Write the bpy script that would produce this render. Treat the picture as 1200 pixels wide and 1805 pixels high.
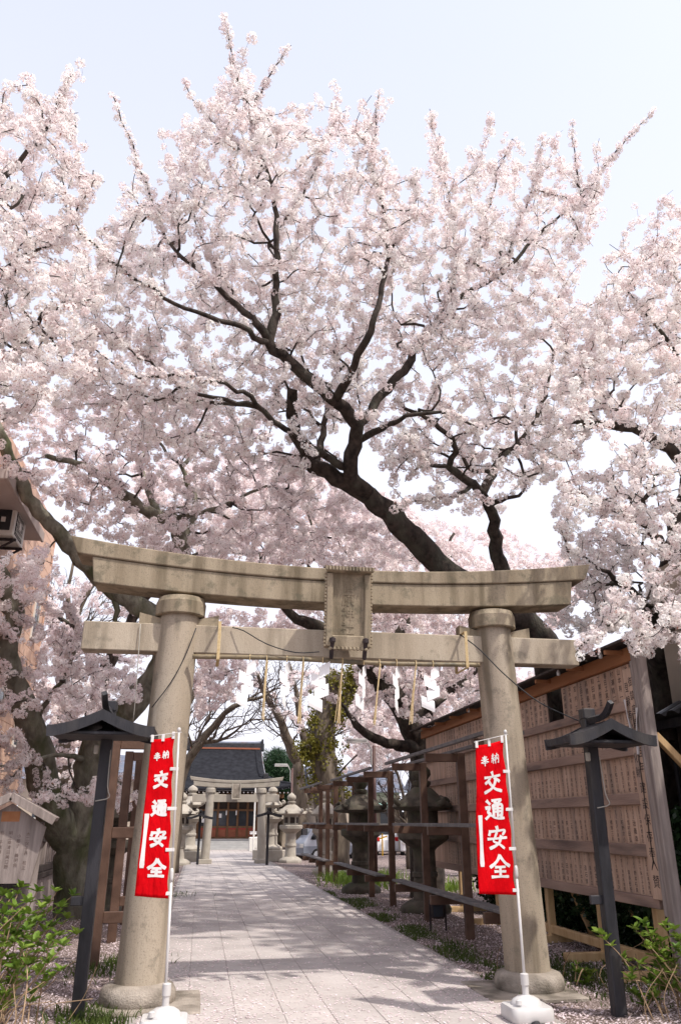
import bpy, math, random
import numpy as np
from mathutils import Vector, noise as mnoise

random.seed(7); RNG = np.random.default_rng(11)
for o in list(bpy.data.objects): bpy.data.objects.remove(o)
scene = bpy.context.scene
COL = scene.collection
R = math.radians

# ------------------------------------------------------------------ camera
EYE = 1.9
FPX, CX, CY = 1354.0, 600.0, 902.5          # focal length and centre in photo pixels (1200 x 1805)
PITCH, YAW = math.atan((1449 - CY) / FPX), math.atan((CX - 352) / (FPX / math.cos(math.atan((1449 - CY) / FPX))))
cam_data = bpy.data.cameras.new('camera')
cam = bpy.data.objects.new('camera', cam_data); COL.objects.link(cam)
cam.location = (0, 0, EYE)
cam.rotation_euler = (math.pi / 2 + PITCH, 0, -YAW)
cam_data.sensor_fit = 'VERTICAL'; cam_data.sensor_height = 36.0
cam_data.lens = 36.0 * FPX / 1805.0
cam_data.clip_start = 0.1; cam_data.clip_end = 2000
scene.camera = cam

# ------------------------------------------------------------------ sky, sun, exposure
SUN_DIR = Vector((0.46, -0.48, 1.0)).normalized()      # towards the sun: behind the camera on the right
world = bpy.data.worlds.new('World'); scene.world = world; world.use_nodes = True
wn = world.node_tree; bg = wn.nodes['Background']
sky = wn.nodes.new('ShaderNodeTexSky'); sky.sky_type = 'NISHITA'; sky.sun_disc = False
sky.sun_elevation = math.asin(SUN_DIR.z)
sky.sun_rotation = math.atan2(SUN_DIR.x, SUN_DIR.y)
sky.air_density = 1.0; sky.dust_density = 4.0; sky.ozone_density = 1.6; sky.altitude = 0
veil = wn.nodes.new('ShaderNodeMixRGB'); veil.inputs[2].default_value = (3.62, 3.60, 3.98, 1)   # spring haze, thicker towards the horizon
tc = wn.nodes.new('ShaderNodeTexCoord'); sx = wn.nodes.new('ShaderNodeSeparateXYZ'); mr = wn.nodes.new('ShaderNodeMapRange')
wn.links.new(tc.outputs['Generated'], sx.inputs[0]); wn.links.new(sx.outputs['Z'], mr.inputs[0])
mr.inputs[1].default_value = 0.15; mr.inputs[2].default_value = 0.88; mr.inputs[3].default_value = 0.95; mr.inputs[4].default_value = 0.56
wn.links.new(mr.outputs[0], veil.inputs[0])
wn.links.new(sky.outputs[0], veil.inputs[1]); wn.links.new(veil.outputs[0], bg.inputs[0]); bg.inputs[1].default_value = 0.15
sun_data = bpy.data.lights.new('sun', 'SUN'); sun = bpy.data.objects.new('sun', sun_data); COL.objects.link(sun)
sun_data.energy = 2.1; sun_data.angle = R(1.2); sun_data.color = (1.0, 0.95, 0.88)
sun.rotation_euler = SUN_DIR.to_track_quat('Z', 'Y').to_euler()
vs = scene.view_settings
vs.view_transform = 'Standard'; vs.look = 'None'; vs.exposure = 1.08; vs.gamma = 1.0; vs.use_curve_mapping = False
cy = scene.cycles
cy.max_bounces = 6; cy.diffuse_bounces = 5; cy.glossy_bounces = 2; cy.transmission_bounces = 4; cy.transparent_max_bounces = 4
cy.use_denoising = True; cy.caustics_reflective = False; cy.caustics_refractive = False

# ------------------------------------------------------------------ photo geometry -> place
_F = np.array([math.sin(YAW) * math.cos(PITCH), math.cos(YAW) * math.cos(PITCH), math.sin(PITCH)])
_R = np.array([math.cos(YAW), -math.sin(YAW), 0.0]); _U = np.cross(_R, _F); _C = np.array([0, 0, EYE])
def ray(px, py): return _F * FPX + _R * (px - CX) - _U * (py - CY)
def at(px, py, Y):
    d = ray(px, py); return _C + d * (Y / d[1])
def atx(px, py, X):
    d = ray(px, py); return _C + d * (X / d[0])
def ground(px, py, z=0.0):
    d = ray(px, py); return _C + d * ((z - EYE) / d[2])

# ------------------------------------------------------------------ materials
MATS = {}
def mat(name, c1, c2=None, scale=6.0, rough=0.85, bump=0.15, bscale=None, detail=5, spec=0.25, stretch=(1, 1, 1),
        speck=None, metal=0.0, rnd=0.0, contrast=0.18, c3=None, scale3=0.7, lichen=None):
    m = bpy.data.materials.new(name); m.use_nodes = True; MATS[name] = m
    nt = m.node_tree; N = nt.nodes; L = nt.links; b = N['Principled BSDF']
    b.inputs['Roughness'].default_value = rough; b.inputs['Specular IOR Level'].default_value = spec
    b.inputs['Metallic'].default_value = metal
    g = N.new('ShaderNodeNewGeometry'); mp = N.new('ShaderNodeMapping'); mp.inputs['Scale'].default_value = stretch
    L.new(g.outputs['Position'], mp.inputs['Vector'])
    n = N.new('ShaderNodeTexNoise'); n.inputs['Scale'].default_value = scale; n.inputs['Detail'].default_value = detail
    L.new(mp.outputs[0], n.inputs['Vector'])
    r = N.new('ShaderNodeValToRGB'); r.color_ramp.elements[0].position = 0.5 - contrast; r.color_ramp.elements[1].position = 0.5 + contrast
    r.color_ramp.elements[0].color = (*c1, 1); r.color_ramp.elements[1].color = (*(c2 or c1), 1)
    L.new(n.outputs['Fac'], r.inputs[0]); col = r.outputs[0]
    def mixin(col, fac_out, colour, mul=1.0):
        mx = N.new('ShaderNodeMixRGB'); L.new(col, mx.inputs[1]); mx.inputs[2].default_value = (*colour, 1)
        mm = N.new('ShaderNodeMath'); mm.operation = 'MULTIPLY'; mm.inputs[1].default_value = mul; L.new(fac_out, mm.inputs[0]); L.new(mm.outputs[0], mx.inputs[0])
        return mx.outputs[0]
    if c3:
        n3 = N.new('ShaderNodeTexNoise'); n3.inputs['Scale'].default_value = scale3; n3.inputs['Detail'].default_value = 4; L.new(mp.outputs[0], n3.inputs['Vector'])
        r3 = N.new('ShaderNodeMapRange'); r3.inputs[1].default_value = 0.5; r3.inputs[2].default_value = 0.68; L.new(n3.outputs['Fac'], r3.inputs[0])
        col = mixin(col, r3.outputs[0], c3, 0.8)
    if lichen:
        n4 = N.new('ShaderNodeTexNoise'); n4.inputs['Scale'].default_value = lichen[1]; n4.inputs['Detail'].default_value = 7; n4.inputs['Roughness'].default_value = 0.7; L.new(g.outputs['Position'], n4.inputs['Vector'])
        r4 = N.new('ShaderNodeMapRange'); r4.inputs[1].default_value = lichen[2]; r4.inputs[2].default_value = lichen[2] + 0.10; L.new(n4.outputs['Fac'], r4.inputs[0])
        col = mixin(col, r4.outputs[0], lichen[0], lichen[3])
    if speck:
        n2 = N.new('ShaderNodeTexNoise'); n2.inputs['Scale'].default_value = speck[1]; n2.inputs['Detail'].default_value = 2; L.new(g.outputs['Position'], n2.inputs['Vector'])
        r2 = N.new('ShaderNodeMapRange'); r2.inputs[1].default_value = speck[2]; r2.inputs[2].default_value = speck[2] + 0.08; L.new(n2.outputs['Fac'], r2.inputs[0])
        col = mixin(col, r2.outputs[0], speck[0], speck[3] if len(speck) > 3 else 0.7)
    if rnd:
        oi = N.new('ShaderNodeObjectInfo'); mr = N.new('ShaderNodeMapRange'); mr.inputs[3].default_value = 1 - rnd; mr.inputs[4].default_value = 1 + rnd
        L.new(oi.outputs['Random'], mr.inputs[0]); mx = N.new('ShaderNodeVectorMath'); mx.operation = 'SCALE'; L.new(col, mx.inputs[0]); L.new(mr.outputs[0], mx.inputs['Scale']); col = mx.outputs[0]
    L.new(col, b.inputs['Base Color'])
    if bump:
        nb = N.new('ShaderNodeTexNoise'); nb.inputs['Scale'].default_value = bscale or scale * 4; nb.inputs['Detail'].default_value = 6; L.new(mp.outputs[0], nb.inputs['Vector'])
        bp = N.new('ShaderNodeBump'); bp.inputs['Strength'].default_value = bump; bp.inputs['Distance'].default_value = 0.03
        L.new(nb.outputs['Fac'], bp.inputs['Height']); L.new(bp.outputs[0], b.inputs['Normal'])
    return m

def petal_mat(name, c, rnd=0.05):
    m = bpy.data.materials.new(name); m.use_nodes = True; MATS[name] = m
    nt = m.node_tree; N = nt.nodes; L = nt.links; N.remove(N['Principled BSDF'])
    oi = N.new('ShaderNodeObjectInfo'); r = N.new('ShaderNodeValToRGB')
    r.color_ramp.elements[0].color = (c[0] * (1 - rnd), c[1] * (1 - 2.2 * rnd), c[2] * (1 - 1.8 * rnd), 1)
    r.color_ramp.elements[1].color = (min(.97, c[0] * (1 + rnd)), min(.96, c[1] * (1 + rnd)), min(.96, c[2] * (1 + rnd)), 1)
    L.new(oi.outputs['Random'], r.inputs[0])
    d = N.new('ShaderNodeBsdfDiffuse'); t = N.new('ShaderNodeBsdfTranslucent'); mx = N.new('ShaderNodeMixShader'); mx.inputs[0].default_value = 0.46
    L.new(r.outputs[0], d.inputs[0]); L.new(r.outputs[0], t.inputs[0]); L.new(d.outputs[0], mx.inputs[1]); L.new(t.outputs[0], mx.inputs[2])
    L.new(mx.outputs[0], N['Material Output'].inputs[0]); return m

def leaf_mat(name, c1, c2, trans=0.35, rough=0.5):
    m = mat(name, c1, c2, scale=5, rough=rough, bump=0, rnd=0.15)
    nt = m.node_tree; N = nt.nodes; L = nt.links; b = N['Principled BSDF']
    t = N.new('ShaderNodeBsdfTranslucent'); mx = N.new('ShaderNodeMixShader'); mx.inputs[0].default_value = trans
    src = b.inputs['Base Color'].links[0].from_socket; L.new(src, t.inputs[0])
    L.new(b.outputs[0], mx.inputs[1]); L.new(t.outputs[0], mx.inputs[2]); L.new(mx.outputs[0], N['Material Output'].inputs[0]); return m

mat('soil', (0.075, 0.052, 0.042), (0.16, 0.12, 0.10), scale=3.5, rough=0.95, bump=0.7, bscale=30, speck=((0.62, 0.50, 0.50), 45, 0.53, 0.85))
mat('slab', (0.40, 0.36, 0.34), (0.49, 0.445, 0.425), scale=1.3, rough=0.8, bump=0.12, bscale=60, rnd=0.06, speck=((0.30, 0.27, 0.26), 90, 0.60, 0.5), c3=(0.33, 0.295, 0.28), scale3=0.9, lichen=((0.26, 0.23, 0.215), 2.2, 0.58, 0.5))
mat('grout', (0.27, 0.24, 0.225), (0.34, 0.305, 0.285), scale=9)
mat('granite_nuki', (0.34, 0.281, 0.21), (0.45, 0.385, 0.302), scale=1.8, rough=0.85, bump=0.25, bscale=75, speck=((0.17, 0.14, 0.11), 80, 0.58, 0.5), c3=(0.22, 0.18, 0.13), scale3=2.4, stretch=(1.8, 1.8, 0.22), lichen=((0.16, 0.14, 0.105), 3.5, 0.56, 0.55))
mat('granite', (0.235, 0.188, 0.128), (0.355, 0.294, 0.21), scale=2.2, rough=0.85, bump=0.25, bscale=70, speck=((0.12, 0.10, 0.075), 85, 0.58, 0.55), c3=(0.115, 0.09, 0.056), scale3=2.6, stretch=(2.0, 2.0, 0.2), lichen=((0.10, 0.092, 0.062), 3.0, 0.53, 0.6))
mat('granite_pillar', (0.30, 0.245, 0.182), (0.405, 0.343, 0.268), scale=1.8, rough=0.85, bump=0.25, bscale=75, speck=((0.15, 0.125, 0.10), 80, 0.58, 0.55), c3=(0.14, 0.112, 0.075), scale3=2.4, stretch=(1.8, 1.8, 0.2), lichen=((0.15, 0.13, 0.10), 3.2, 0.55, 0.6))
mat('granite_base', (0.20, 0.17, 0.14), (0.38, 0.33, 0.28), scale=4.0, rough=0.9, bump=0.5, bscale=50, c3=(0.10, 0.085, 0.065), scale3=3)
mat('granite_pale', (0.31, 0.275, 0.23), (0.44, 0.40, 0.345), scale=2, rough=0.85, bump=0.2, bscale=50, c3=(0.30, 0.27, 0.22), scale3=2)
mat('granite_dark', (0.05, 0.043, 0.034), (0.135, 0.115, 0.09), scale=4, rough=0.9, bump=0.5, bscale=40, c3=(0.05, 0.055, 0.03), scale3=2)
mat('bark', (0.018, 0.014, 0.012), (0.072, 0.055, 0.045), scale=9, rough=0.9, bump=0.9, bscale=22, stretch=(1, 1, 0.6), c3=(0.075, 0.072, 0.055), scale3=3.0)
mat('bark_mossy', (0.11, 0.10, 0.078), (0.25, 0.235, 0.185), scale=7, rough=0.95, bump=1.0, bscale=18, stretch=(1, 1, 0.5), c3=(0.06, 0.07, 0.025), scale3=1.8)
mat('bark_grey', (0.075, 0.058, 0.042), (0.16, 0.13, 0.10), scale=5, rough=0.95, bump=0.8, bscale=14, stretch=(1, 1, 0.3))
mat('bare_twig', (0.045, 0.032, 0.026), (0.09, 0.068, 0.056), scale=6, bump=0)
petal_mat('petal', (0.95, 0.915, 0.89))
petal_mat('petal_pink', (0.94, 0.888, 0.872))
petal_mat('fallen_petal', (0.84, 0.75, 0.765))
mat('flower_heart', (0.30, 0.10, 0.09), (0.42, 0.20, 0.14), bump=0)
mat('lamp_black', (0.010, 0.010, 0.013), (0.026, 0.025, 0.030), scale=7, rough=0.55, bump=0.25, bscale=25, stretch=(1, 1, .3), spec=0.4, c3=(0.045, 0.040, 0.038), scale3=5)
mat('rack_brown', (0.070, 0.036, 0.023), (0.125, 0.070, 0.047), scale=4, rough=0.6, bump=0.15, bscale=30, spec=0.35)
mat('rack_rail', (0.10, 0.095, 0.095), (0.17, 0.155, 0.15), scale=6, rough=0.7, bump=0.2)
mat('white_print', (0.66, 0.64, 0.63), (0.60, 0.58, 0.57), scale=20, rough=0.8, bump=0)
mat('white_plastic', (0.56, 0.545, 0.535), (0.48, 0.46, 0.445), scale=5, rough=0.4, bump=0.03, spec=0.5)
mat('white_paper', (0.80, 0.785, 0.785), (0.74, 0.725, 0.73), scale=8, rough=0.8, bump=0.05)
mat('straw', (0.50, 0.37, 0.19), (0.62, 0.49, 0.29), scale=30, rough=0.85, bump=0.2)
mat('bamboo', (0.24, 0.19, 0.11), (0.16, 0.125, 0.085), scale=12, rough=0.5, bump=0.05, c3=(0.09, 0.08, 0.055), scale3=6)
mat('iron', (0.02, 0.016, 0.018), (0.05, 0.035, 0.035), scale=12, rough=0.7, bump=0.2)
mat('cable', (0.02, 0.02, 0.022), rough=0.6, bump=0)
mat('pale_cable', (0.35, 0.33, 0.29), rough=0.6, bump=0)
mat('name_wood', (0.43, 0.287, 0.208), (0.55, 0.388, 0.295), scale=3, rough=0.75, bump=0.15, bscale=40, stretch=(3, 3, 0.35), rnd=0.07, c3=(0.25, 0.19, 0.16), scale3=1.8)
mat('board_beam', (0.27, 0.185, 0.15), (0.38, 0.265, 0.21), scale=3, rough=0.85, bump=0.3, bscale=30, stretch=(2, .3, 2), c3=(0.12, 0.09, 0.08), scale3=2)
mat('board_top', (0.30, 0.125, 0.055), (0.39, 0.18, 0.085), scale=3, rough=0.75, bump=0.2, stretch=(2, .3, 2))
mat('grey_wood', (0.19, 0.155, 0.14), (0.34, 0.285, 0.26), scale=4, rough=0.9, bump=0.4, bscale=30, stretch=(4, 4, 0.35))
mat('dark_wood', (0.035, 0.027, 0.024), (0.085, 0.066, 0.056), scale=4, rough=0.9, bump=0.4, bscale=30, stretch=(3, 3, .4))
mat('new_timber', (0.42, 0.27, 0.13), (0.55, 0.38, 0.21), scale=4, rough=0.8, bump=0.2, stretch=(3, 3, .4))
mat('ink', (0.018, 0.016, 0.018), (0.05, 0.04, 0.045), scale=40, rough=0.8, bump=0)
mat('ink_faint', (0.10, 0.07, 0.06), (0.17, 0.12, 0.10), scale=25, rough=0.9, bump=0)
mat('salmon_tile', (0.58, 0.37, 0.265), (0.66, 0.45, 0.34), scale=9, rough=0.6, bump=0.1, rnd=0.05)
mat('salmon_joint', (0.36, 0.21, 0.155), rough=0.9, bump=0)
mat('soffit', (0.42, 0.36, 0.33), (0.50, 0.43, 0.40), scale=1, rough=0.8, bump=0.05)
mat('off_white', (0.62, 0.60, 0.56), (0.70, 0.68, 0.63), scale=3, rough=0.5, bump=0.02)
mat('dark_grille', (0.035, 0.035, 0.037), rough=0.7, bump=0)
mat('glass_dark', (0.020, 0.024, 0.03), (0.035, 0.04, 0.05), scale=2, rough=0.08, bump=0, spec=0.6)
mat('roof_black', (0.012, 0.012, 0.014), (0.035, 0.035, 0.038), scale=5, rough=0.4, bump=0.1, spec=0.5, rnd=0.1)
mat('roof_tile', (0.075, 0.088, 0.125), (0.13, 0.145, 0.185), scale=2.6, rough=0.55, bump=0.2, bscale=20, spec=0.5, rnd=0.2, c3=(0.10, 0.07, 0.07), scale3=1.5)
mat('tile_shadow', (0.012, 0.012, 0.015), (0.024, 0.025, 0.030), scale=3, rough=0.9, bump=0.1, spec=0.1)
mat('hall_tile', (0.18, 0.185, 0.205), (0.27, 0.275, 0.295), scale=2.6, rough=0.6, bump=0.2, bscale=20, spec=0.3, c3=(0.14, 0.09, 0.085), scale3=1.5)
mat('beige_wall', (0.40, 0.335, 0.265), (0.46, 0.39, 0.315), scale=1.5, rough=0.9, bump=0.15, bscale=60)
mat('hall_wood', (0.115, 0.058, 0.027), (0.18, 0.095, 0.048), scale=5, rough=0.6, bump=0.15, stretch=(1, 1, .3))
mat('hall_panel', (0.23, 0.075, 0.04), (0.30, 0.105, 0.058), scale=3, rough=0.6, bump=0.1)
mat('hall_red', (0.34, 0.06, 0.05), (0.36, 0.04, 0.035), scale=3, rough=0.6, bump=0.05)
mat('hall_dark', (0.030, 0.022, 0.018), (0.05, 0.035, 0.028), scale=3, rough=0.7, bump=0)
mat('concrete', (0.34, 0.335, 0.33), (0.42, 0.41, 0.40), scale=2, rough=0.85, bump=0.1)
mat('copper_green', (0.22, 0.38, 0.33), (0.28, 0.45, 0.39), scale=3, rough=0.6, bump=0.05)
mat('van_silver', (0.36, 0.38, 0.43), (0.37, 0.39, 0.44), scale=1, rough=0.3, bump=0, spec=0.6, metal=0.3)
mat('van_grey', (0.17, 0.19, 0.23), rough=0.35, bump=0, spec=0.5)
mat('car_white', (0.74, 0.74, 0.75), rough=0.25, bump=0, spec=0.6)
mat('tyre', (0.015, 0.015, 0.016), (0.03, 0.03, 0.03), scale=10, rough=0.85, bump=0)
mat('rim', (0.40, 0.41, 0.43), rough=0.35, bump=0, metal=0.7)
mat('tail_red', (0.45, 0.01, 0.012), rough=0.25, bump=0)
mat('plate_green', (0.02, 0.16, 0.08), rough=0.4, bump=0)
mat('hazard_yellow', (0.50, 0.28, 0.02), rough=0.5, bump=0)
mat('pole_brown', (0.07, 0.030, 0.028), (0.10, 0.05, 0.042), scale=5, rough=0.5, bump=0.05, spec=0.4)
leaf_mat('fresh_leaf', (0.085, 0.165, 0.02), (0.21, 0.29, 0.045))
leaf_mat('grass_leaf', (0.045, 0.075, 0.016), (0.11, 0.15, 0.035))
leaf_mat('pine_needle', (0.012, 0.035, 0.014), (0.035, 0.075, 0.03), trans=0.1)
leaf_mat('banner_red', (0.64, 0.003, 0.008), (0.56, 0.003, 0.007), trans=0.3, rough=0.9)
MATS['banner_red'].node_tree.nodes['Principled BSDF'].inputs['Specular IOR Level'].default_value = 0.05
_nt = MATS['banner_red'].node_tree; _n = _nt.nodes.new('ShaderNodeTexNoise'); _n.inputs['Scale'].default_value = 5.5; _n.inputs['Detail'].default_value = 3
_g = _nt.nodes.new('ShaderNodeNewGeometry'); _m = _nt.nodes.new('ShaderNodeMapping'); _m.inputs['Scale'].default_value = (2.2, 1, .7); _m.inputs['Rotation'].default_value = (0, .5, 0); _b = _nt.nodes.new('ShaderNodeBump'); _b.inputs['Strength'].default_value = 0.9; _b.inputs['Distance'].default_value = 0.05
_nt.links.new(_g.outputs['Position'], _m.inputs[0]); _nt.links.new(_m.outputs[0], _n.inputs['Vector']); _nt.links.new(_n.outputs['Fac'], _b.inputs['Height']); _nt.links.new(_b.outputs[0], _nt.nodes['Principled BSDF'].inputs['Normal'])
leaf_mat('evergreen_leaf', (0.012, 0.028, 0.012), (0.04, 0.075, 0.028), trans=0.1, rough=0.3)
leaf_mat('ivy_leaf', (0.10, 0.10, 0.012), (0.22, 0.19, 0.03), trans=0.2)
mat('hydrangea_stem', (0.26, 0.17, 0.10), (0.38, 0.27, 0.17), scale=15, bump=0.1)
mat('moss', (0.045, 0.05, 0.012), (0.09, 0.085, 0.02), scale=8, bump=0.4)
mat('dry_grass', (0.24, 0.16, 0.09), (0.34, 0.24, 0.15), scale=10, bump=0)
mat('plastic_sheet', (0.50, 0.47, 0.46), (0.62, 0.59, 0.58), scale=14, rough=0.25, bump=0.3, spec=0.5)

# ------------------------------------------------------------------ mesh builder
ORIGIN = {}
class MB:
    def __init__(s): s.v = []; s.f = []; s.n = 0; s.mi = []
    def add(s, verts, faces, mi=0):
        verts = np.asarray(verts, float).reshape(-1, 3); s.v.append(verts)
        for f in faces: s.f.append(tuple(int(i) + s.n for i in f)); s.mi.append(mi)
        s.n += len(verts); return s
    def box(s, c, d, rz=0.0, taper=1.0, tilt=None, bev=0.0):
        x, y, z = d[0] / 2, d[1] / 2, d[2] / 2; t = taper
        b = min(bev, x * .45, y * .45, z * .45)
        if b > 0:
            P = []
            for sx in (-1, 1):
                for sy in (-1, 1):
                    for sz in (-1, 1):
                        for a in range(3):
                            q = [sx * x, sy * y, sz * z]; 
                            for k in range(3):
                                if k != a: q[k] -= (sx, sy, sz)[k] * b
                            P.append(q)
            P = np.array(P); idx = lambda sx, sy, sz, a: (((sx + 1) // 2) * 4 + ((sy + 1) // 2) * 2 + (sz + 1) // 2) * 3 + a
            F = []
            for sg in (-1, 1):
                q = [idx(sg, -1, -1, 0), idx(sg, 1, -1, 0), idx(sg, 1, 1, 0), idx(sg, -1, 1, 0)]; F.append(q if sg > 0 else q[::-1])
                q = [idx(-1, sg, -1, 1), idx(-1, sg, 1, 1), idx(1, sg, 1, 1), idx(1, sg, -1, 1)]; F.append(q if sg > 0 else q[::-1])
                q = [idx(-1, -1, sg, 2), idx(1, -1, sg, 2), idx(1, 1, sg, 2), idx(-1, 1, sg, 2)]; F.append(q if sg > 0 else q[::-1])
            for a, b_, c_ in ((0, 1, 2), (0, 2, 1), (1, 2, 0)):
                for s1 in (-1, 1):
                    for s2 in (-1, 1):
                        sv = [0, 0, 0]; sv[a] = s1; sv[b_] = s2; lo = sv[:]; hi = sv[:]; lo[c_] = -1; hi[c_] = 1
                        F.append([idx(*lo, a), idx(*hi, a), idx(*hi, b_), idx(*lo, b_)])
            for sx in (-1, 1):
                for sy in (-1, 1):
                    for sz in (-1, 1): F.append([idx(sx, sy, sz, 0), idx(sx, sy, sz, 1), idx(sx, sy, sz, 2)])
        else:
            P = np.array([[-x, -y, -z], [x, -y, -z], [x, y, -z], [-x, y, -z], [-x * t, -y * t, z], [x * t, -y * t, z], [x * t, y * t, z], [-x * t, y * t, z]])
            F = [(3, 2, 1, 0), (4, 5, 6, 7), (0, 1, 5, 4), (1, 2, 6, 5), (2, 3, 7, 6), (3, 0, 4, 7)]
        if tilt is not None:
            M = np.array(tilt); P = P @ M.T
        if rz:
            cs, sn = math.cos(rz), math.sin(rz); P = P @ np.array([[cs, sn, 0], [-sn, cs, 0], [0, 0, 1]])
        return s.add(P + np.asarray(c, float), F)
    def beam(s, a, b, w, h, up=(0, 0, 1), bev=0.0):
        a = np.asarray(a, float); b = np.asarray(b, float); d = b - a; L = np.linalg.norm(d); d = d / L
        u = np.asarray(up, float); sd = np.cross(u, d)
        if np.linalg.norm(sd) < 1e-6: sd = np.cross((1, 0, 0), d)
        sd /= np.linalg.norm(sd); u = np.cross(d, sd)
        T = np.array([sd, d, u]).T
        return s.box((a + b) / 2, (w, L, h), tilt=T, bev=bev)
    def tube(s, pts, rad, n=8, cap=True, wob=0.0):
        pts = np.asarray(pts, float); m = len(pts); rad = np.broadcast_to(np.asarray(rad, float), (m,))
        d = np.gradient(pts, axis=0); d /= np.maximum(np.linalg.norm(d, axis=1, keepdims=True), 1e-9)
        u = np.cross(d[0], (0.31, 0.93, 0.2)); u /= max(np.linalg.norm(u), 1e-9); V = []
        ang = np.arange(n) * 2 * math.pi / n
        for i in range(m):
            u = u - d[i] * (u @ d[i]); u /= max(np.linalg.norm(u), 1e-9); w = np.cross(d[i], u)
            rr = rad[i] * (1 + (wob * np.array([mnoise.noise(Vector((math.cos(a) * 1.3 + pts[i][0] * 1.7, math.sin(a) * 1.3 + pts[i][1] * 1.7, pts[i][2] * 1.7))) for a in ang]) if wob else 0))
            V.append(pts[i] + (np.cos(ang) * rr)[:, None] * u + (np.sin(ang) * rr)[:, None] * w)
        F = [(i * n + j, i * n + (j + 1) % n, (i + 1) * n + (j + 1) % n, (i + 1) * n + j) for i in range(m - 1) for j in range(n)]
        if cap: F += [tuple(range(n))[::-1], tuple((m - 1) * n + j for j in range(n))]
        return s.add(np.concatenate(V), F)
    def lathe(s, prof, c=(0, 0, 0), n=24, sq=None, rz=0.0, lean=(0, 0)):
        ang = np.arange(n) * 2 * math.pi / n + rz; V = []
        for r, z in prof:
            V.append(np.stack([c[0] + r * np.cos(ang) + lean[0] * z, c[1] + r * np.sin(ang) + lean[1] * z, np.full(n, c[2] + z)], 1))
        m = len(prof)
        F = [(i * n + j, i * n + (j + 1) % n, (i + 1) * n + (j + 1) % n, (i + 1) * n + j) for i in range(m - 1) for j in range(n)]
        F += [tuple(range(n))[::-1], tuple((m - 1) * n + j for j in range(n))]
        return s.add(np.concatenate(V), F)
    def prism(s, poly, axis, a, b):
        """poly: 2-D outline in the two axes left over by `axis`, extruded from a to b along it"""
        poly = np.asarray(poly, float); k = len(poly); ax = 'xyz'.index(axis); o = [i for i in range(3) if i != ax]
        V = np.zeros((2 * k, 3)); V[:k, o] = poly; V[k:, o] = poly; V[:k, ax] = a; V[k:, ax] = b
        F = [(i, (i + 1) % k, (i + 1) % k + k, i + k) for i in range(k)] + [tuple(range(k))[::-1], tuple(range(k, 2 * k))]
        return s.add(V, F)
    def grid(s, G):
        G = np.asarray(G, float); m, n = G.shape[:2]
        return s.add(G.reshape(-1, 3), [(i * n + j, i * n + j + 1, (i + 1) * n + j + 1, (i + 1) * n + j) for i in range(m - 1) for j in range(n - 1)])
    def mesh(s, name, off=(0, 0, 0), smooth=False, mats=()):
        me = bpy.data.meshes.new(name); V = np.concatenate(s.v) - np.asarray(off, float)
        me.from_pydata(V.tolist(), [], s.f)
        for mm in mats: me.materials.append(MATS[mm])
        if any(s.mi): me.polygons.foreach_set('material_index', s.mi)
        if smooth: me.shade_smooth()
        me.update(); return me
    def build(s, name, m, parent=None, smooth=False, origin=None, **tags):
        off = ORIGIN[parent.name] if parent is not None else (origin if origin is not None else (0, 0, 0))
        me = s.mesh(name, off, smooth, (m,) if isinstance(m, str) else m)
        return link(name, me, parent, off if parent is None else (0, 0, 0), off, **tags)
def link(name, data, parent=None, loc=(0, 0, 0), off=None, **tags):
    o = bpy.data.objects.new(name, data); COL.objects.link(o); o.location = loc
    if parent is not None: o.parent = parent
    ORIGIN[o.name] = np.asarray(off if off is not None else loc, float)
    for k, v in tags.items():
        if v is not None: o[k] = v
    return o
def thing(name, label, category, group=None, loc=(0, 0, 0)):
    return link(name, None, None, loc, loc, label=label, category=category, group=group)
def smooth_by_angle(o, ang=40):
    me = o.data; me.shade_smooth()
    try: me.set_sharp_from_angle(angle=R(ang))
    except Exception: pass
    return o
def copy_tree(o, loc, rz=None, scale=None, parent=None, **tags):
    c = o.copy(); COL.objects.link(c); c.parent = parent
    if parent is None:
        c.location = loc
        if rz is not None: c.rotation_euler = (0, 0, rz)
        if scale is not None: c.scale = scale if hasattr(scale, '__len__') else (scale,) * 3
        for k, v in tags.items(): c[k] = v
    for ch in list(o.children): copy_tree(ch, None, parent=c)
    return c
def catmull(P, step):
    P = np.asarray(P, float)
    if len(P) < 3:
        n = max(2, int(np.linalg.norm(P[-1] - P[0]) / step) + 1); t = np.linspace(0, 1, n)[:, None]; return P[0] * (1 - t) + P[-1] * t
    Q = np.vstack([2 * P[0] - P[1], P, 2 * P[-1] - P[-2]]); out = []
    for i in range(1, len(Q) - 2):
        k = max(2, int(np.linalg.norm(Q[i + 1][:3] - Q[i][:3]) / step) + 1)
        for t in np.linspace(0, 1, k, endpoint=False):
            a, b, c, d = Q[i - 1], Q[i], Q[i + 1], Q[i + 2]
            out.append(.5 * ((2 * b) + (c - a) * t + (2 * a - 5 * b + 4 * c - d) * t * t + (3 * b - a - 3 * c + d) * t ** 3))
    out.append(Q[-2]); return np.array(out)
# ------------------------------------------------------------------ ground and path
xs = np.concatenate([[-400, -150, -60, -30], np.arange(-16, 18.1, 0.5), [30, 60, 150, 400]])
ys = np.concatenate([[-200, -60, -20, -6], np.arange(-2, 40.1, 0.5), [46, 60, 100, 200, 700]])
def ground_z(x, y):
    if x < -20 or x > 22 or y > 42 or y < -4: return -0.02
    d = max(0.0, max(-0.55 - x, x - 3.75)); k = min(1.0, d / 0.8)
    if y > 44: return -0.02
    return -0.012 + k * (0.035 * mnoise.noise(Vector((x * .9, y * .9, 0))) + 0.03 * mnoise.noise(Vector((x * .3, y * .3, 4)))+ 0.01)
G = np.array([[(x, y, ground_z(x, y)) for x in xs] for y in ys])
MB().grid(G).build('ground', 'soil', smooth=True, kind='structure')

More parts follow.
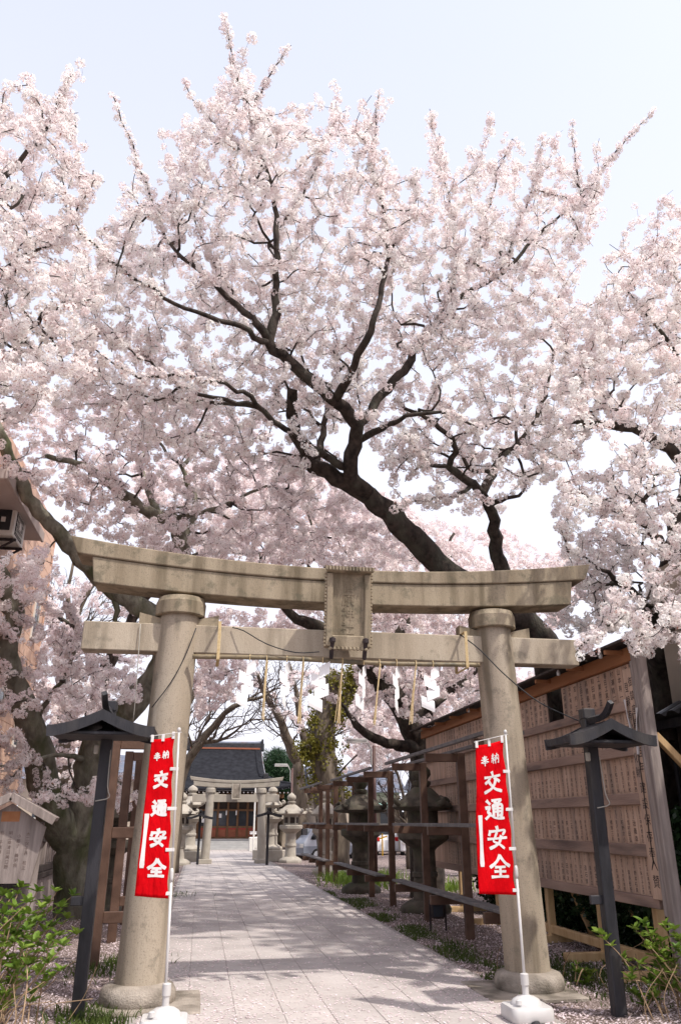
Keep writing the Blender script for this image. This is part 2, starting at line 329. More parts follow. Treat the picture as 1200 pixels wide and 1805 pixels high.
PX0, PX1, PY0, PY1, PITCHS = -0.5, 3.5, 6.0, 62.0, 0.5
path = MB().box(((PX0 + PX1) / 2 + .07, (PY0 + PY1) / 2, 0.003), (PX1 - PX0 + .36, PY1 - PY0, 0.03)).build('path', 'grout', kind='structure')
slab_me = MB().box((0, 0, 0), (PITCHS - .006, PITCHS - .006, 0.05), bev=0.004).mesh('paving_slab', mats=('slab',))
far = MB(); k = 0
for j in range(int((PY1 - PY0) / PITCHS)):
    for i in range(8):
        c = (PX0 + (i + .5) * PITCHS, PY0 + (j + .5) * PITCHS, random.uniform(-0.0015, 0.0015))
        if j >= 6 and k < 300:
            o = link('paving_slab', slab_me, path, c); o.rotation_euler = (random.gauss(0, .002), random.gauss(0, .002), random.gauss(0, .002)); k += 1
        else: far.box(c, (PITCHS - .012, PITCHS - .012, 0.05))
far.build('paving_slabs_beyond', 'slab', path, kind='stuff')
kerb_me = MB().box((0, 0, 0), (.16, .99, .055), bev=.006).mesh('edging_stone', mats=('slab',))
for j in range(30): link('edging_stone', kerb_me, path, (3.59, 9.0 + j, -0.004))

def scatter_petals(n, fy, size, name, label, seed):
    rg = np.random.default_rng(seed); V = []; F = []; c = 0
    while c < n:
        y = math.exp(rg.uniform(math.log(fy[0]), math.log(fy[1]))); x = rg.uniform(-0.62 * y * .55 - 2.0, 1.05 * y * .62 + 1.0)
        inside = -0.5 < x < 3.68
        if inside:
            e = min(x + 0.5, 3.68 - x); p = 0.15 + 0.80 * math.exp(-e / 0.42) + 0.35 * max(0, mnoise.noise(Vector((x * 1.1, y * .8, 3))))
            if y < 12: p += .1
        else: p = 0.60 + 0.8 * mnoise.noise(Vector((x * 1.2, y * 1.2, 9)))
        if rg.random() > p: continue
        z = 0.031 if inside else ground_z(x, y) + 0.012
        s = size * rg.uniform(.7, 1.25); a = rg.uniform(0, 6.28); t = rg.normal(0, .35, 2) * (0.5 if inside else 1)
        u = np.array([math.cos(a), math.sin(a), t[0]]) * s; w = np.array([-math.sin(a), math.cos(a), t[1]]) * s * .62
        p0 = np.array([x, y, z + s * .35 * (abs(t[0]) + abs(t[1]))])
        V += [p0 - u, p0 + w * .9 + u * .1, p0 + u, p0 - w + u * .1]; F.append((4 * c, 4 * c + 1, 4 * c + 2, 4 * c + 3)); c += 1
    m = MB(); m.add(np.array(V), F); m.build(name, 'fallen_petal', kind='stuff', label=label, category='petals')
scatter_petals(60000, (7.2, 34), 0.0185, 'fallen_petals', 'pale pink fallen blossom petals strewn over the soil and the path', 5)

def grass_patch(n, place, name, label, mtl='grass_leaf', h=0.13, w=0.010, seed=1):
    rg = np.random.default_rng(seed); m = MB(); V = []; F = []
    for i in range(n):
        x, y = place(rg); z = ground_z(x, y) - .01; a = rg.uniform(0, 6.28); hh = h * rg.uniform(.45, 1.3); ln = rg.normal(0, .45, 2) * hh
        d = np.array([math.cos(a), math.sin(a), 0]) * w * rg.uniform(.6, 1.2); b = np.array([x, y, z]); t = b + np.array([ln[0], ln[1], hh]); md = b + np.array([ln[0] * .35, ln[1] * .35, hh * .6])
        c = len(V); V += [b - d, b + d, md + d * .7, md - d * .7, t]; F += [(c, c + 1, c + 2, c + 3), (c + 3, c + 2, c + 4)]
    m.add(np.array(V), F); m.build(name, mtl, kind='stuff', label=label, category='grass')
def right_edge(rg):
    y = rg.uniform(9.6, 26); c = 4.02 + .25 * mnoise.noise(Vector((0, y * .7, 2)));  x = rg.normal(c, .22)
    return (x, y) if mnoise.noise(Vector((x * 1.3, y * .8, 7))) > -.12 and x > 3.74 else right_edge(rg)
grass_patch(4200, right_edge, 'grass', 'low green grass along the right edge of the paved path', seed=2, h=.07)
def left_tufts(rg):
    c = [(-1.0, 9.75, .22), (-1.15, 12.5, .3), (-0.85, 13.3, .22), (-0.9, 9.35, .16), (-.75, 24, .4)][rg.integers(0, 5)]
    return rg.normal(c[0], c[2]), rg.normal(c[1], c[2] * 1.2)
grass_patch(1500, left_tufts, 'grass', 'green grass tufts round the lamp post and wooden rack on the left', seed=3, h=.12)
def rack_tufts(rg):
    c = [(5.3, 27.0, .5), (6.2, 29.5, .6), (4.9, 29.0, .3), (7.4, 25.0, .5)][rg.integers(0, 4)]
    return rg.normal(c[0], c[2]), rg.normal(c[1], c[2] * 1.5)
grass_patch(1900, rack_tufts, 'grass', 'bright green grass clumps behind the brown racks near the parked vehicles', 'fresh_leaf', h=.34, w=.016, seed=4)
def board_tufts(rg):
    return rg.normal(5.2, .4), rg.normal(11.2, .8)
grass_patch(2200, board_tufts, 'grass', 'short green grass in front of the wooden name board', seed=6, h=.07)

# ------------------------------------------------------------------ stone torii
def bevel(o, w):
    b = o.modifiers.new('bevel', 'BEVEL'); b.width = w; b.segments = 2; b.limit_method = 'ANGLE'; b.angle_limit = R(40)
def torii(name, label, loc, hb, ht, rb, rt, zn0, zn1, ln, zs0, zk0, zk1, ls, lk, curve, depth, mats, ring, dai, near):
    T = thing(name, label, 'torii', None, loc); ox = np.array(loc)
    mp, mk, mb = mats
    for s in (-1, 1):
        prof = [(rb * 1.02, 0.1), (rb, .4)] + [(rb + (rt - rb) * t, .4 + (zs0 - .35) * t) for t in (.15, .3, .45, .6, .75, .9)] + [(rt, zs0 - .2)]
        lean = -(hb - ht) * s / zs0
        p = MB().lathe(prof, ox + (s * hb, 0, 0), n=36, lean=(lean, 0)).build('pillar', mp, T); smooth_by_angle(p, 50)
        d = MB().lathe([(dai * .95, zs0 - .235), (dai, zs0 - .222), (dai * 1.01, zs0 - .06), (dai * .985, zs0 - .045), (dai * .93, zs0 + .01)], ox + (s * hb, 0, 0), n=36, lean=(lean, 0)).build('capital_ring', mk, p); smooth_by_angle(d, 22)
        if near:
            b = MB().lathe([(ring * .97, 0.0), (ring * 1.02, .05), (ring, .12), (ring * .92, .175), (ring * .76, .20), (rb * .9, .205)], ox + (s * hb, 0, 0.03), n=36).build('foot_ring', mb, p); smooth_by_angle(b, 60)
            MB().box(ox + (s * hb - .12 * s, -.05, .015), (1.15, 1.2, .05), bev=.012).build('plinth_slab', mb, p)
        else:
            MB().box(ox + (s * hb, 0, .12), (rb * 3.2, rb * 3.2, .20), bev=.02).build('foot_block', mb, p)
    w = rb * .62
    n = MB().box(ox + (0, 0, (zn0 + zn1) / 2), (2 * ln, w * 1.5, zn1 - zn0), bev=.012).build('tie_beam', 'granite_nuki' if near else mk, T)
    for s in (-1, 1):
        for q in (-1, 1):
            x = s * (hb + (ht - hb) * zn1 / zs0); a = x + q * rt * .7; b = x + q * (rt + .26 if near else rt + .2)
            MB().prism([(a, zn1 + .004), (b, zn1 + .004), (b, zn1 + (.14 if near else .1)), (a, zn1 + .06)], 'y', -w * .5, w * .5).v
            m = MB().prism([(a, zn1 + .004), (b, zn1 + .004), (b, zn1 + (.15 if near else .1)), (a, zn1 + .07)], 'y', -w * .5, w * .5)
            m.v = [m.v[0] + ox]; m.build('wedge', mk, n)
    # lintel (lower course) and cap (upper course): swept along a rising curve with slanted ends
    def swept(z0f, z1f, half0, half1, d0, d1, nseg=28):
        m = MB(); G = []
        for i in range(nseg + 1):
            u = -1 + 2 * i / nseg; ring_ = []
            for (zz, hl, dd) in ((z0f, half0, d0), (z1f, half1, d1)):
                x = u * hl; ring_.append((x, -dd, zz(x))); ring_.append((x, dd, zz(x)))
            G.append([ring_[0], ring_[2], ring_[3], ring_[1]])
        G = np.array(G) + ox; k = 4; F = []
        for i in range(nseg):
            for j in range(4): F.append((i * 4 + j, i * 4 + (j + 1) % 4, (i + 1) * 4 + (j + 1) % 4, (i + 1) * 4 + j))
        F += [(3, 2, 1, 0), tuple(nseg * 4 + j for j in range(4))]
        return m.add(G.reshape(-1, 3), [f[::-1] for f in F])
    cb = curve * .62
    sh = swept(lambda x: zs0 + cb * x * x, lambda x: zk0 + .8 * curve * x * x, ls * .985, ls, depth * .86, depth * .9).build('lintel', mk, T); bevel(sh, .014)
    ks = swept(lambda x: zk0 + .004 + .8 * curve * x * x, lambda x: zk1 + curve * x * x, lk * .972, lk, depth, depth * 1.05).build('cap_stone', mk, T); bevel(ks, .016)
    return T
TC = (1.75, 10.25, 0.0)
tor = torii('stone_torii', 'big weathered stone torii with name tablet standing over the path in front', TC, 2.31, 2.17, .272, .255, 3.94, 4.31, 3.38, 4.66, 4.965, 5.14, 3.36, 3.66, .0205, .26,
            ('granite_pillar', 'granite', 'granite_base'), .415, .325, True)
# name tablet: framed panel leaning forward, scalloped edges, carved glyphs
def glyph_meshes(chars):
    obs = []
    for ch in chars:
        cu = bpy.data.curves.new('g', 'FONT'); cu.body = ch; cu.size = 1.0; cu.resolution_u = 1; cu.align_x = 'CENTER'; cu.align_y = 'CENTER'
        o = bpy.data.objects.new('g', cu); COL.objects.link(o); obs.append((ch, o, cu))
    bpy.context.view_layer.update(); dg = bpy.context.evaluated_depsgraph_get(); out = {}
    for ch, o, cu in obs:
        me = bpy.data.meshes.new_from_object(o.evaluated_get(dg)); V = np.zeros(len(me.vertices) * 3); me.vertices.foreach_get('co', V); V = V.reshape(-1, 3)
        out[ch] = (V, [tuple(p.vertices) for p in me.polygons]); bpy.data.meshes.remove(me)
    for ch, o, cu in obs: bpy.data.objects.remove(o); bpy.data.curves.remove(cu)
    return out
NAMEK = '山本田中村上佐藤木林小川石井松高橋清水森西東北南野原口谷沢島大久保宮内長岡金子吉安三一二五正和昭信義明男次郎夫子美博幸治弘'
GL = glyph_meshes(sorted(set(NAMEK + '菅原神社御鎮座壱千百年登録有形文化財奉賛人池村瀬精山本寿工業所建設春日保存修理事円也')))
def put_glyph(m, ch, c, ux, uz, size, wide=1.0):
    V, F = GL.get(ch, (np.zeros((0, 3)), []))
    if len(V) == 0: return
    ctr = (V.max(0) + V.min(0)) / 2 * .25; Q = (V - ctr) * size
    m.add(np.asarray(c, float) + Q[:, :1] * wide * np.asarray(ux, float) + Q[:, 1:2] * np.asarray(uz, float), F)
tb0 = np.array([1.765, 9.90, 4.02]); tbu = np.array([0, -.115, 1.0]); tbu /= np.linalg.norm(tbu); tbn = np.array([0, -1, -.115]); tbn /= np.linalg.norm(tbn); tbx = np.array([1.0, 0, 0])
Tt = np.array([tbx, -tbn, tbu]).T
def tpt(x, z, out): return tb0 + tbx * x + tbu * (z * .875) + tbn * out
tablet = MB().box(tpt(0, .57, .0), (.60, .10, 1.0), tilt=Tt, bev=.01).build('tablet', 'granite', tor)
for s in (-1, 1): MB().box(tpt(s * .255, .57, .075), (.085, .05, .97), tilt=Tt, bev=.012).build('tablet_stile', 'granite', tablet)
MB().box(tpt(0, .09, .07), (.43, .05, .16), tilt=Tt, bev=.02).build('tablet_rail', 'granite', tablet)
m = MB(); m.add([tpt(-.27, 1.12, .02), tpt(.27, 1.12, .02), tpt(.32, 1.15, .15), tpt(-.32, 1.15, .15), tpt(-.29, 1.20, .02), tpt(.29, 1.20, .02), tpt(.345, 1.22, .17), tpt(-.345, 1.22, .17)],
                [(3, 2, 1, 0), (4, 5, 6, 7), (0, 1, 5, 4), (1, 2, 6, 5), (2, 3, 7, 6), (3, 0, 4, 7)]); m.build('tablet_hood', 'granite', tablet)
m = MB()
for i in range(22):
    for s in (-1, 1):
        m.lathe([(.008, -.02), (.020, -.012), (.020, .012), (.008, .02)], tpt(s * (.305 + .004 * math.sin(i)), .03 + i * .052, .07), n=8)
for i in range(10): m.lathe([(.010, -.022), (.026, -.012), (.026, .012), (.010, .022)], tpt(-.23 + i * .052, -.012, .085), n=8)
for i in range(15): m.lathe([(.008, -.03), (.014, -.022), (.014, .022), (.008, .03)], tpt(-.315 + i * .045, 1.185, .163), n=8)
m.build('scalloped_edge', 'granite', tablet, kind='stuff')
for i, ch in enumerate('菅原神社'):
    m = MB(); put_glyph(m, ch, tpt(0, 0.93 - i * .215, .0515), tbx, tbu, .18); V = np.concatenate(m.v); n0 = len(V)
    mm = MB(); mm.add(np.concatenate([V + tbn * .002]), m.f); g = mm.build('carved_character', 'granite', tablet)
    md = g.modifiers.new('relief', 'SOLIDIFY'); md.thickness = .007; md.offset = 0
for x in (-.21, .23):
    MB().beam(tpt(x, -.16, .02), tpt(x, .10, .115), .05, .05, up=(1, 0, 0), bev=.01).lathe([(.01, -.04), (.04, -.02), (.04, .03), (.01, .045)], tpt(x, .10, .12), n=10).build('iron_bracket', 'iron', tablet)

# bamboo pole under the tie beam with paper streamers and straw tassels
bz = 3.865; by = 9.97
pole = thing('bamboo_pole', 'long bamboo pole tied under the stone tie beam of the near torii', 'pole', loc=(1.69, by, bz))
px_ = np.linspace(-0.22, 3.60, 40); pts = np.stack([px_, np.full(40, by), bz + .012 * np.sin(px_ * 2.0)], 1)
MB().tube(pts, .030, 10).build('culm', 'bamboo', pole, smooth=True)
for x in np.arange(-.05, 3.6, .38): MB().tube([(x - .008, by, bz + .012 * math.sin(x * 2)), (x + .008, by, bz + .012 * math.sin(x * 2))], .034, 10).build('node_ring', 'bamboo', pole)
for x in (0.10, 3.42):
    a = np.linspace(0, 2 * math.pi, 18); z0, z1, y0, y1 = 3.83, 4.32, 9.935, 10.42
    loop = np.array([(x, y0, z0), (x, y0, z1), (x, y1, z1), (x, y1, z0), (x, y0, z0)])
    m = MB()
    for dx in (-.013, .0, .013): m.tube(loop + (dx, 0, 0), .007, 6)
    m.build('straw_tie', 'straw', pole)
def shide(px, ptop, pbot, tw, wid, label, seed):
    rg = random.Random(seed); a = at(px, ptop, by); b = at(px - 6, pbot, by); h = a[2] - b[2]
    T = thing('paper_streamer', label, 'paper streamer', 'zigzag paper streamers under the torii', loc=(a[0], by, bz - .04))
    m = MB(); m.tube([(a[0], by - .035, bz - .045), (a[0], by - .05, bz + .02), (a[0] + .005, by, bz + .045), (a[0] + .012, by + .03, bz)], .006, 6); m.build('string', 'straw', T)
    n = 4; seg = h / n; w = wid * 1.4; x0 = a[0]; zt = bz - .05
    for i in range(n):
        sl = (-1) ** i * w * .42; xo = (-1) ** i * w * .16 - .022 * i; z0 = zt - i * seg * .97; ww = w * (.72 if i == 0 else 1.0); an = tw + .10 * i * (1 if rg.random() < .5 else -1); G = []
        for v in np.linspace(0, 1.04, 5):
            row = []
            for u in (-.5, -.17, .17, .5):
                q = xo + u * ww; row.append((x0 + q * math.cos(an), by - .02 - .006 * i + q * math.sin(an) + .010 * math.sin(v * 3.1 + i), z0 - v * seg + u * sl - abs(sl) * .0))
            G.append(row)
        sheet = MB().grid(G).build('paper_fold', 'white_paper', T)
        md = sheet.modifiers.new('t', 'SOLIDIFY'); md.thickness = .002
SH = [(440, 1165, 1245, .15, .115, 'white zigzag paper streamer nearest the torii\'s left pillar'),
      (505, 1168, 1247, .9, .115, 'white zigzag paper streamer, second from the left pillar'),
      (568, 1172, 1253, -.1, .135, 'wide flat white zigzag paper streamer just left of the stone tablet brackets'),
      (640, 1172, 1250, .95, .115, 'twisted white zigzag paper streamer hanging below the tablet\'s right bracket'),
      (698, 1175, 1255, .8, .115, 'narrow white zigzag paper streamer, second from the right pillar'),
      (762, 1178, 1253, .25, .125, 'bright white zigzag paper streamer nearest the torii\'s right pillar')]
for i, s_ in enumerate(SH): shide(*s_, seed=i)
ORD = ['nearest the left pillar', 'second from the left pillar', 'in the middle below the tablet', 'second from the right pillar', 'nearest the right pillar']
for i, (px, pt, pb) in enumerate([(470, 1163, 1273), (534, 1165, 1277), (603, 1170, 1280), (668, 1172, 1281), (732, 1172, 1278)]):
    a = at(px, pt, by); b = at(px - 9, pb, by)
    T = thing('straw_tassel', 'thin straw tassel hanging under the torii, ' + ORD[i], 'straw tassel', 'straw tassels under the torii', loc=(a[0], by, bz))
    for k in range(5):
        d = np.array([random.gauss(0, .008), random.gauss(0, .006) - .038, 0]); e = np.array([random.gauss(0, .016), random.gauss(0, .01), random.uniform(0, .05)])
        MB().tube([np.array([a[0], by, bz - .03]) + d, (np.array([a[0], by, bz]) + b) / 2 + d + e * .4, b + e + (0, -.03, 0)], .0055, 5).build('straw_strand', 'straw', T)
    MB().tube([(a[0], by - .045, bz - .06), (a[0], by - .04, bz + .03), (a[0], by + .03, bz + .045)], .006, 5).build('loop', 'straw', T)

# cables on the torii
def cable(name, pts, r, m, label, step=.15):
    P = catmull(np.array(pts, float), step); MB().tube(P, r, 6).build(name, m, origin=P[0], label=label, category='cable', smooth=True)
cable('electric_cable', [at(563, 1149, 9.86), at(520, 1150, 9.88), at(470, 1135, 9.93), at(430, 1112, 10.03), at(410, 1106, 10.1)], .007, 'cable', 'thin black cable sagging across the tie beam left of the tablet')
cable('electric_cable', [at(346, 1107, 9.98), at(325, 1160, 9.96), at(300, 1205, 9.94), at(268, 1247, 9.95)], .007, 'cable', 'thin black cable running down across the left torii pillar')
cable('electric_cable', [at(810, 1118, 10.08), at(845, 1145, 9.9), at(890, 1190, 9.7), at(950, 1238, 9.4), at(1020, 1271, 9.25)], .008, 'cable', 'thin black cable from the torii tie beam to the lamp on the right')
cable('hanging_cord', [at(248, 1100, 10.1), at(244, 1160, 10.08), at(240, 1220, 10.1), at(235, 1274, 10.2)], .006, 'pale_cable', 'pale cord hanging from the left end of the tie beam')

# ------------------------------------------------------------------ banners
ST = {
 '奉': [[(25, 17), (76, 14)], [(30, 28), (70, 26)], [(10, 41), (90, 38)], [(50, 3), (46, 38), (34, 56), (10, 68)], [(57, 40), (70, 54), (92, 64)], [(34, 56), (67, 55)], [(27, 71), (74, 70)], [(50, 46), (50, 98)]],
 '納': [[(28, 4), (13, 24), (31, 26)], [(39, 16), (10, 45), (42, 42)], [(27, 44), (27, 94)], [(13, 58), (7, 80)], [(38, 56), (45, 72)], [(54, 28), (53, 95)], [(54, 28), (93, 26), (92, 90), (83, 87)], [(73, 5), (72, 34), (58, 66)], [(73, 42), (88, 64)]],
 '交': [[(48, 2), (54, 19)], [(6, 26), (50, 24), (94, 22)], [(35, 30), (26, 42), (10, 54)], [(63, 30), (76, 38), (90, 50)], [(69, 42), (60, 64), (42, 82), (6, 98)], [(28, 46), (46, 66), (66, 84), (97, 96)]],
 '通': [[(10, 8), (25, 24)], [(4, 42), (24, 39), (14, 60), (24, 70)], [(2, 92), (24, 76), (46, 88), (72, 93), (98, 92)], [(38, 8), (84, 6), (66, 21)], [(50, 15), (68, 27)], [(42, 33), (42, 80)], [(42, 33), (87, 31), (86, 80), (76, 77)], [(44, 47), (84, 46)], [(44, 61), (84, 60)], [(64, 30), (64, 82)]],
 '安': [[(49, 1), (53, 15)], [(15, 20), (9, 38)], [(16, 22), (50, 20), (90, 18), (80, 36)], [(47, 28), (38, 48), (30, 66), (56, 78), (82, 97)], [(70, 44), (60, 70), (40, 86), (12, 98)], [(3, 56), (50, 54), (97, 51)]],
 '全': [[(51, 1), (38, 22), (22, 38), (3, 52)], [(51, 3), (66, 22), (80, 36), (98, 46)], [(27, 52), (74, 50)], [(23, 71), (77, 70)], [(8, 95), (50, 93), (93, 92)], [(50, 50), (50, 92)]],
}
def banner(name, label, base, top, corners, amp, seed):
    base = np.array(base); top = np.array(top)
    T = thing(name, label, 'banner', 'red banners beside the torii', loc=tuple(base))
    tl, tr, bl, br = [np.array(c, float) for c in corners]
    def S(u, v, off=0.0):
        p = (tl * (1 - u) + tr * u) * (1 - v) + (bl * (1 - u) + br * u) * v
        wv = amp * (math.sin(u * 3.6 + v * 4.5 + seed) * (1 - .55 * u) * .8 + .5 * math.sin(v * 9.0 + seed * 2 + u * 2.5) * (1 - u) + .25 * math.sin(v * 17 + u * 6 + seed)); sag = -.012 * math.sin(u * math.pi) * (1 - v) ** 3
        bow = -.014 * math.sin(v * 5 * math.pi) ** 2 * u ** 4
        return p + np.array([bow + off * .0, -wv - off, sag])
    NU, NV = 14, 46
    cl = MB().grid([[S(u, v) for u in np.linspace(0, 1, NU)] for v in np.linspace(0, 1, NV)]).build('cloth', 'banner_red', T, smooth=True)
    md = cl.modifiers.new('t', 'SOLIDIFY'); md.thickness = .0016; md.offset = 0
    W = np.linalg.norm(tr - tl) * .5 + np.linalg.norm(br - bl) * .5; Hh = np.linalg.norm(bl - tl) * .5 + np.linalg.norm(br - tr) * .5
    layer = [0]
    def stroke(m, pts, cu, cv, su, sv, w):
        P = np.array(pts, float); P = catmull(P, 6) if len(P) > 2 else catmull(P, 8)
        P = np.stack([cu + (P[:, 0] / 100 - .5) * su, cv + (P[:, 1] / 100 - .5) * sv], 1); Q = P * (W, Hh)
        d = np.gradient(Q, axis=0); d /= np.linalg.norm(d, axis=1, keepdims=True); nn = np.stack([-d[:, 1], d[:, 0]], 1); k = len(P); t = np.linspace(0, 1, k)
        wd = w * (1.12 - .32 * np.sin(t * math.pi)) * np.where(t > .96, .75, 1.0); horizontal = abs(d[k // 2, 0]) > .9
        if horizontal: wd *= .78
        layer[0] += 1; off = .0035 + .00022 * (layer[0] % 10)
        Q0 = Q.copy(); Q0[0] -= d[0] * w * .25; Q0[-1] += d[-1] * w * .25
        A = (Q0 + nn * wd[:, None] / 2) / (W, Hh); B = (Q0 - nn * wd[:, None] / 2) / (W, Hh)
        m.grid([[S(*a, off), S(*((a + b) / 2), off), S(*b, off)] for a, b in zip(A, B)])
    def char(ch, cu, cv, su, w):
        sv = su * W / Hh; m = MB()
        for s_ in ST[ch]: stroke(m, s_, cu, cv, su, sv, w)
        m.build('printed_character', 'white_print', cl, smooth=True)
    char('奉', .31, .118, .29, .0140); char('納', .665, .112, .29, .0125)
    for i, ch in enumerate('交通安全'): char(ch, .535 + .02 * i, .272 + .185 * i, .56, .0345)
    m = MB(); P = np.linspace(0, 1, 24); stroke(m, [(50, 0), (50, 25), (50, 50), (50, 75), (50, 100)], .125, .66, .2, .325, .042)
    m.build('printed_bar', 'white_print', cl, smooth=True)
    # pole, finial, joint, top bar, tabs, weighted base
    ax = (top - base) / np.linalg.norm(top - base)
    pl = MB().tube([base + ax * .1, base + ax * 1.38], .0145, 10).build('lower_pole', 'white_plastic', T, smooth=True)
    pu = MB().tube([base + ax * 1.36, top], .0115, 10).build('upper_pole', 'white_plastic', T, smooth=True)
    MB().tube([base + ax * 1.30, base + ax * 1.34, base + ax * 1.40, base + ax * 1.43], [.016, .021, .021, .013], 10).build('joint', 'white_plastic', pl, smooth=True)
    MB().lathe([(.004, -.03), (.017, -.02), (.021, .0), (.015, .018), (.004, .024)], top, n=12).build('finial', 'white_plastic', pu, smooth=True)
    bar_a = top - ax * .035; MB().tube([bar_a + (.03, 0, .008), S(0, 0) + (-.02, -.0, .035)], .004, 6).build('cross_bar', 'white_plastic', T)
    for u in (.03, .5, .95):
        a = S(u, 0); MB().box(a + (0, -.004, .01), (.032, .012, .075), bev=.002).build('top_tab', 'white_print', cl)
    for v in (.215, .465, .715, .97):
        a = S(1, v); pz = base + ax * ((a[2] - base[2]) / ax[2]); MB().beam(a - (.035, .003, 0), pz + (.016, -.004, 0), .012, .033, bev=.002).build('side_tab', 'white_print', cl)
    tk = MB()
    def rrect(w, d, z, r=.07, n=5):
        out = []
        for sx, sy, a0 in ((1, 1, 0), (-1, 1, 90), (-1, -1, 180), (1, -1, 270)):
            for k in range(n + 1):
                a = R(a0 + 90 * k / n); out.append((base[0] + sx * (w / 2 - r) + r * math.cos(a), base[1] + sy * (d / 2 - r) + r * math.sin(a), base[2] + z))
        return np.array(out)
    secs = [rrect(.44, .40, .0), rrect(.455, .415, .02), rrect(.455, .415, .10), rrect(.43, .39, .125), rrect(.32, .30, .128)]; nn = len(secs[0])
    F = [(i * nn + j, i * nn + (j + 1) % nn, (i + 1) * nn + (j + 1) % nn, (i + 1) * nn + j) for i in range(len(secs) - 1) for j in range(nn)] + [tuple(range(nn))[::-1], tuple((len(secs) - 1) * nn + j for j in range(nn))]
    tk.add(np.concatenate(secs), F); t = tk.build('base_tank', 'white_plastic', T); smooth_by_angle(t, 35)
    d = MB().lathe([(.165, .115), (.16, .14), (.135, .175), (.09, .20), (.045, .21), (.040, .215)], base, n=28).build('tank_dome', 'white_plastic', t); smooth_by_angle(d, 50)
    MB().lathe([(.034, .20), (.034, .30), (.042, .302), (.042, .40), (.036, .405), (.018, .41)], base, n=20).build('pole_socket', 'white_plastic', t)
    MB().lathe([(.03, -.02), (.03, .02), (.02, .028)], base + (-.12, -.10, .165), n=14).build('filler_cap', 'white_plastic', t)
    MB().tube([base + (0, -.217, -.02), base + (0, -.2, .005)], .045, 12).build('tank_notch', 'dark_grille', t)
yb = float(ground(292, 1772, .25)[1])
banner('prayer_banner', 'red banner with white characters in front of the torii\'s left pillar', (ground(292, 1772, .25)[0], yb, .03), at(316, 1286, yb), [at(268, 1304, yb - .03), at(308, 1297, yb), at(237, 1580, yb - .05), at(297, 1584, yb)], .034, .4)
yb = float(ground(926, 1752, .25)[1])
banner('prayer_banner', 'red banner with white characters in front of the torii\'s right pillar', (ground(926, 1752, .25)[0], yb, .03), at(890, 1290, yb), [at(838, 1314, yb - .03), at(886, 1304, yb), at(842, 1575, yb - .04), at(910, 1578, yb)], .027, 2.6)

# ------------------------------------------------------------------ roofed lamp posts
def lamp_post(name, label, loc, top_z, hw, dep, lean=0.0, sc=1.0, small=False):
    T = thing(name, label, 'lamp post', 'black roofed lamp posts', loc=loc); o = np.array(loc)
    MB().beam(o, o + (lean, 0, top_z + .35 * sc), .13 * sc, .13 * sc, up=(0, 1, 0), bev=.008).build('post', 'lamp_black', T)
    yo = -dep * .34
    def prof(u): return .20 * (1 - abs(u)) ** 1.4 + .02 * abs(u) ** 3
    U = np.linspace(-1, 1, 21); th = .07 * sc
    for side in (-1, 1):
        us = U[U * side >= -1e-6]
        top = [(u * hw, prof(u) * sc + th) for u in us]; bot = [(u * hw * .97, prof(u) * sc) for u in us]
        poly = top + bot[::-1]
        m = MB().prism(poly, 'y', yo - dep / 2, yo + dep / 2); m.v = [m.v[0] + o + (lean, 0, top_z)]; r = m.build('roof_slope', 'lamp_black', T)
        poly2 = [(u * hw * 1.0, prof(u) * sc + th + .014) for u in us] + [(u * hw * .985, prof(u) * sc - .035 * sc) for u in us][::-1]
        for e in (-1, 1):
            m = MB().prism(poly2, 'y', yo + e * dep / 2 - .02, yo + e * dep / 2 + .02); m.v = [m.v[0] + o + (lean, 0, top_z)]; m.build('barge_board', 'lamp_black', r)
    rl = [(lean, y + yo, top_z + .20 * sc + th + .05 * sc + (.11 * sc * max(0, (-y / (dep / 2)) - .35) ** 2 * 2.0)) for y in np.linspace(-dep / 2 - .05, dep / 2 + .03, 12)]
    MB().tube(np.array(rl) + o, np.linspace(.040, .062, 12) * sc, 4).build('ridge', 'lamp_black', T)
    MB().box(o + (lean, 0, top_z + .40 * sc), (.15 * sc, .15 * sc, .12 * sc), bev=.01).build('post_cap', 'lamp_black', T)
    if not small:
        MB().box(o + (lean, yo, top_z + .035), (1.62 * hw, dep * .9, .04), bev=.012).build('soffit_board', 'lamp_black', T)
        MB().box(o + (lean - .10, -.10, top_z - .10), (.05, .05, .10), bev=.01).build('lamp_holder', 'pale_cable', T)
        MB().box(o + (-.10 + lean * .4, 0, 1.12), (.20, .05, .09), bev=.006).build('junction_bracket', 'lamp_black', T)
        c = np.array([(lean + .06, -.07, top_z - .1), (lean + .07, -.09, top_z - .5), (lean + .1, -.1, top_z - .62), (lean - .05, -.09, top_z - .66)]) + o
        MB().tube(catmull(c, .06), .006, 5).build('wire', 'pale_cable', T)
    return T
lamp_post('roofed_lamp_post', 'black wooden lamp post with small curved roof beside the left torii pillar', (-1.13, 9.72, -.02), 2.80, .575, .80, lean=.0)
lamp_post('roofed_lamp_post', 'black wooden lamp post with small curved roof in front of the name board', (4.50, 8.90, -.02), 2.73, .525, .66, lean=.03)
g = ground(325, 1527); lamp_post('roofed_lamp_post', 'small black lamp post with roof beside the far torii\'s left pillar', (0.02, 40.7, -.02), 2.05, .62, .7, sc=.9, small=True)
lamp_post('roofed_lamp_post', 'small black lamp post with roof beside the far torii\'s right pillar', (3.25, 39.9, -.02), 2.15, .62, .7, sc=.9, small=True)

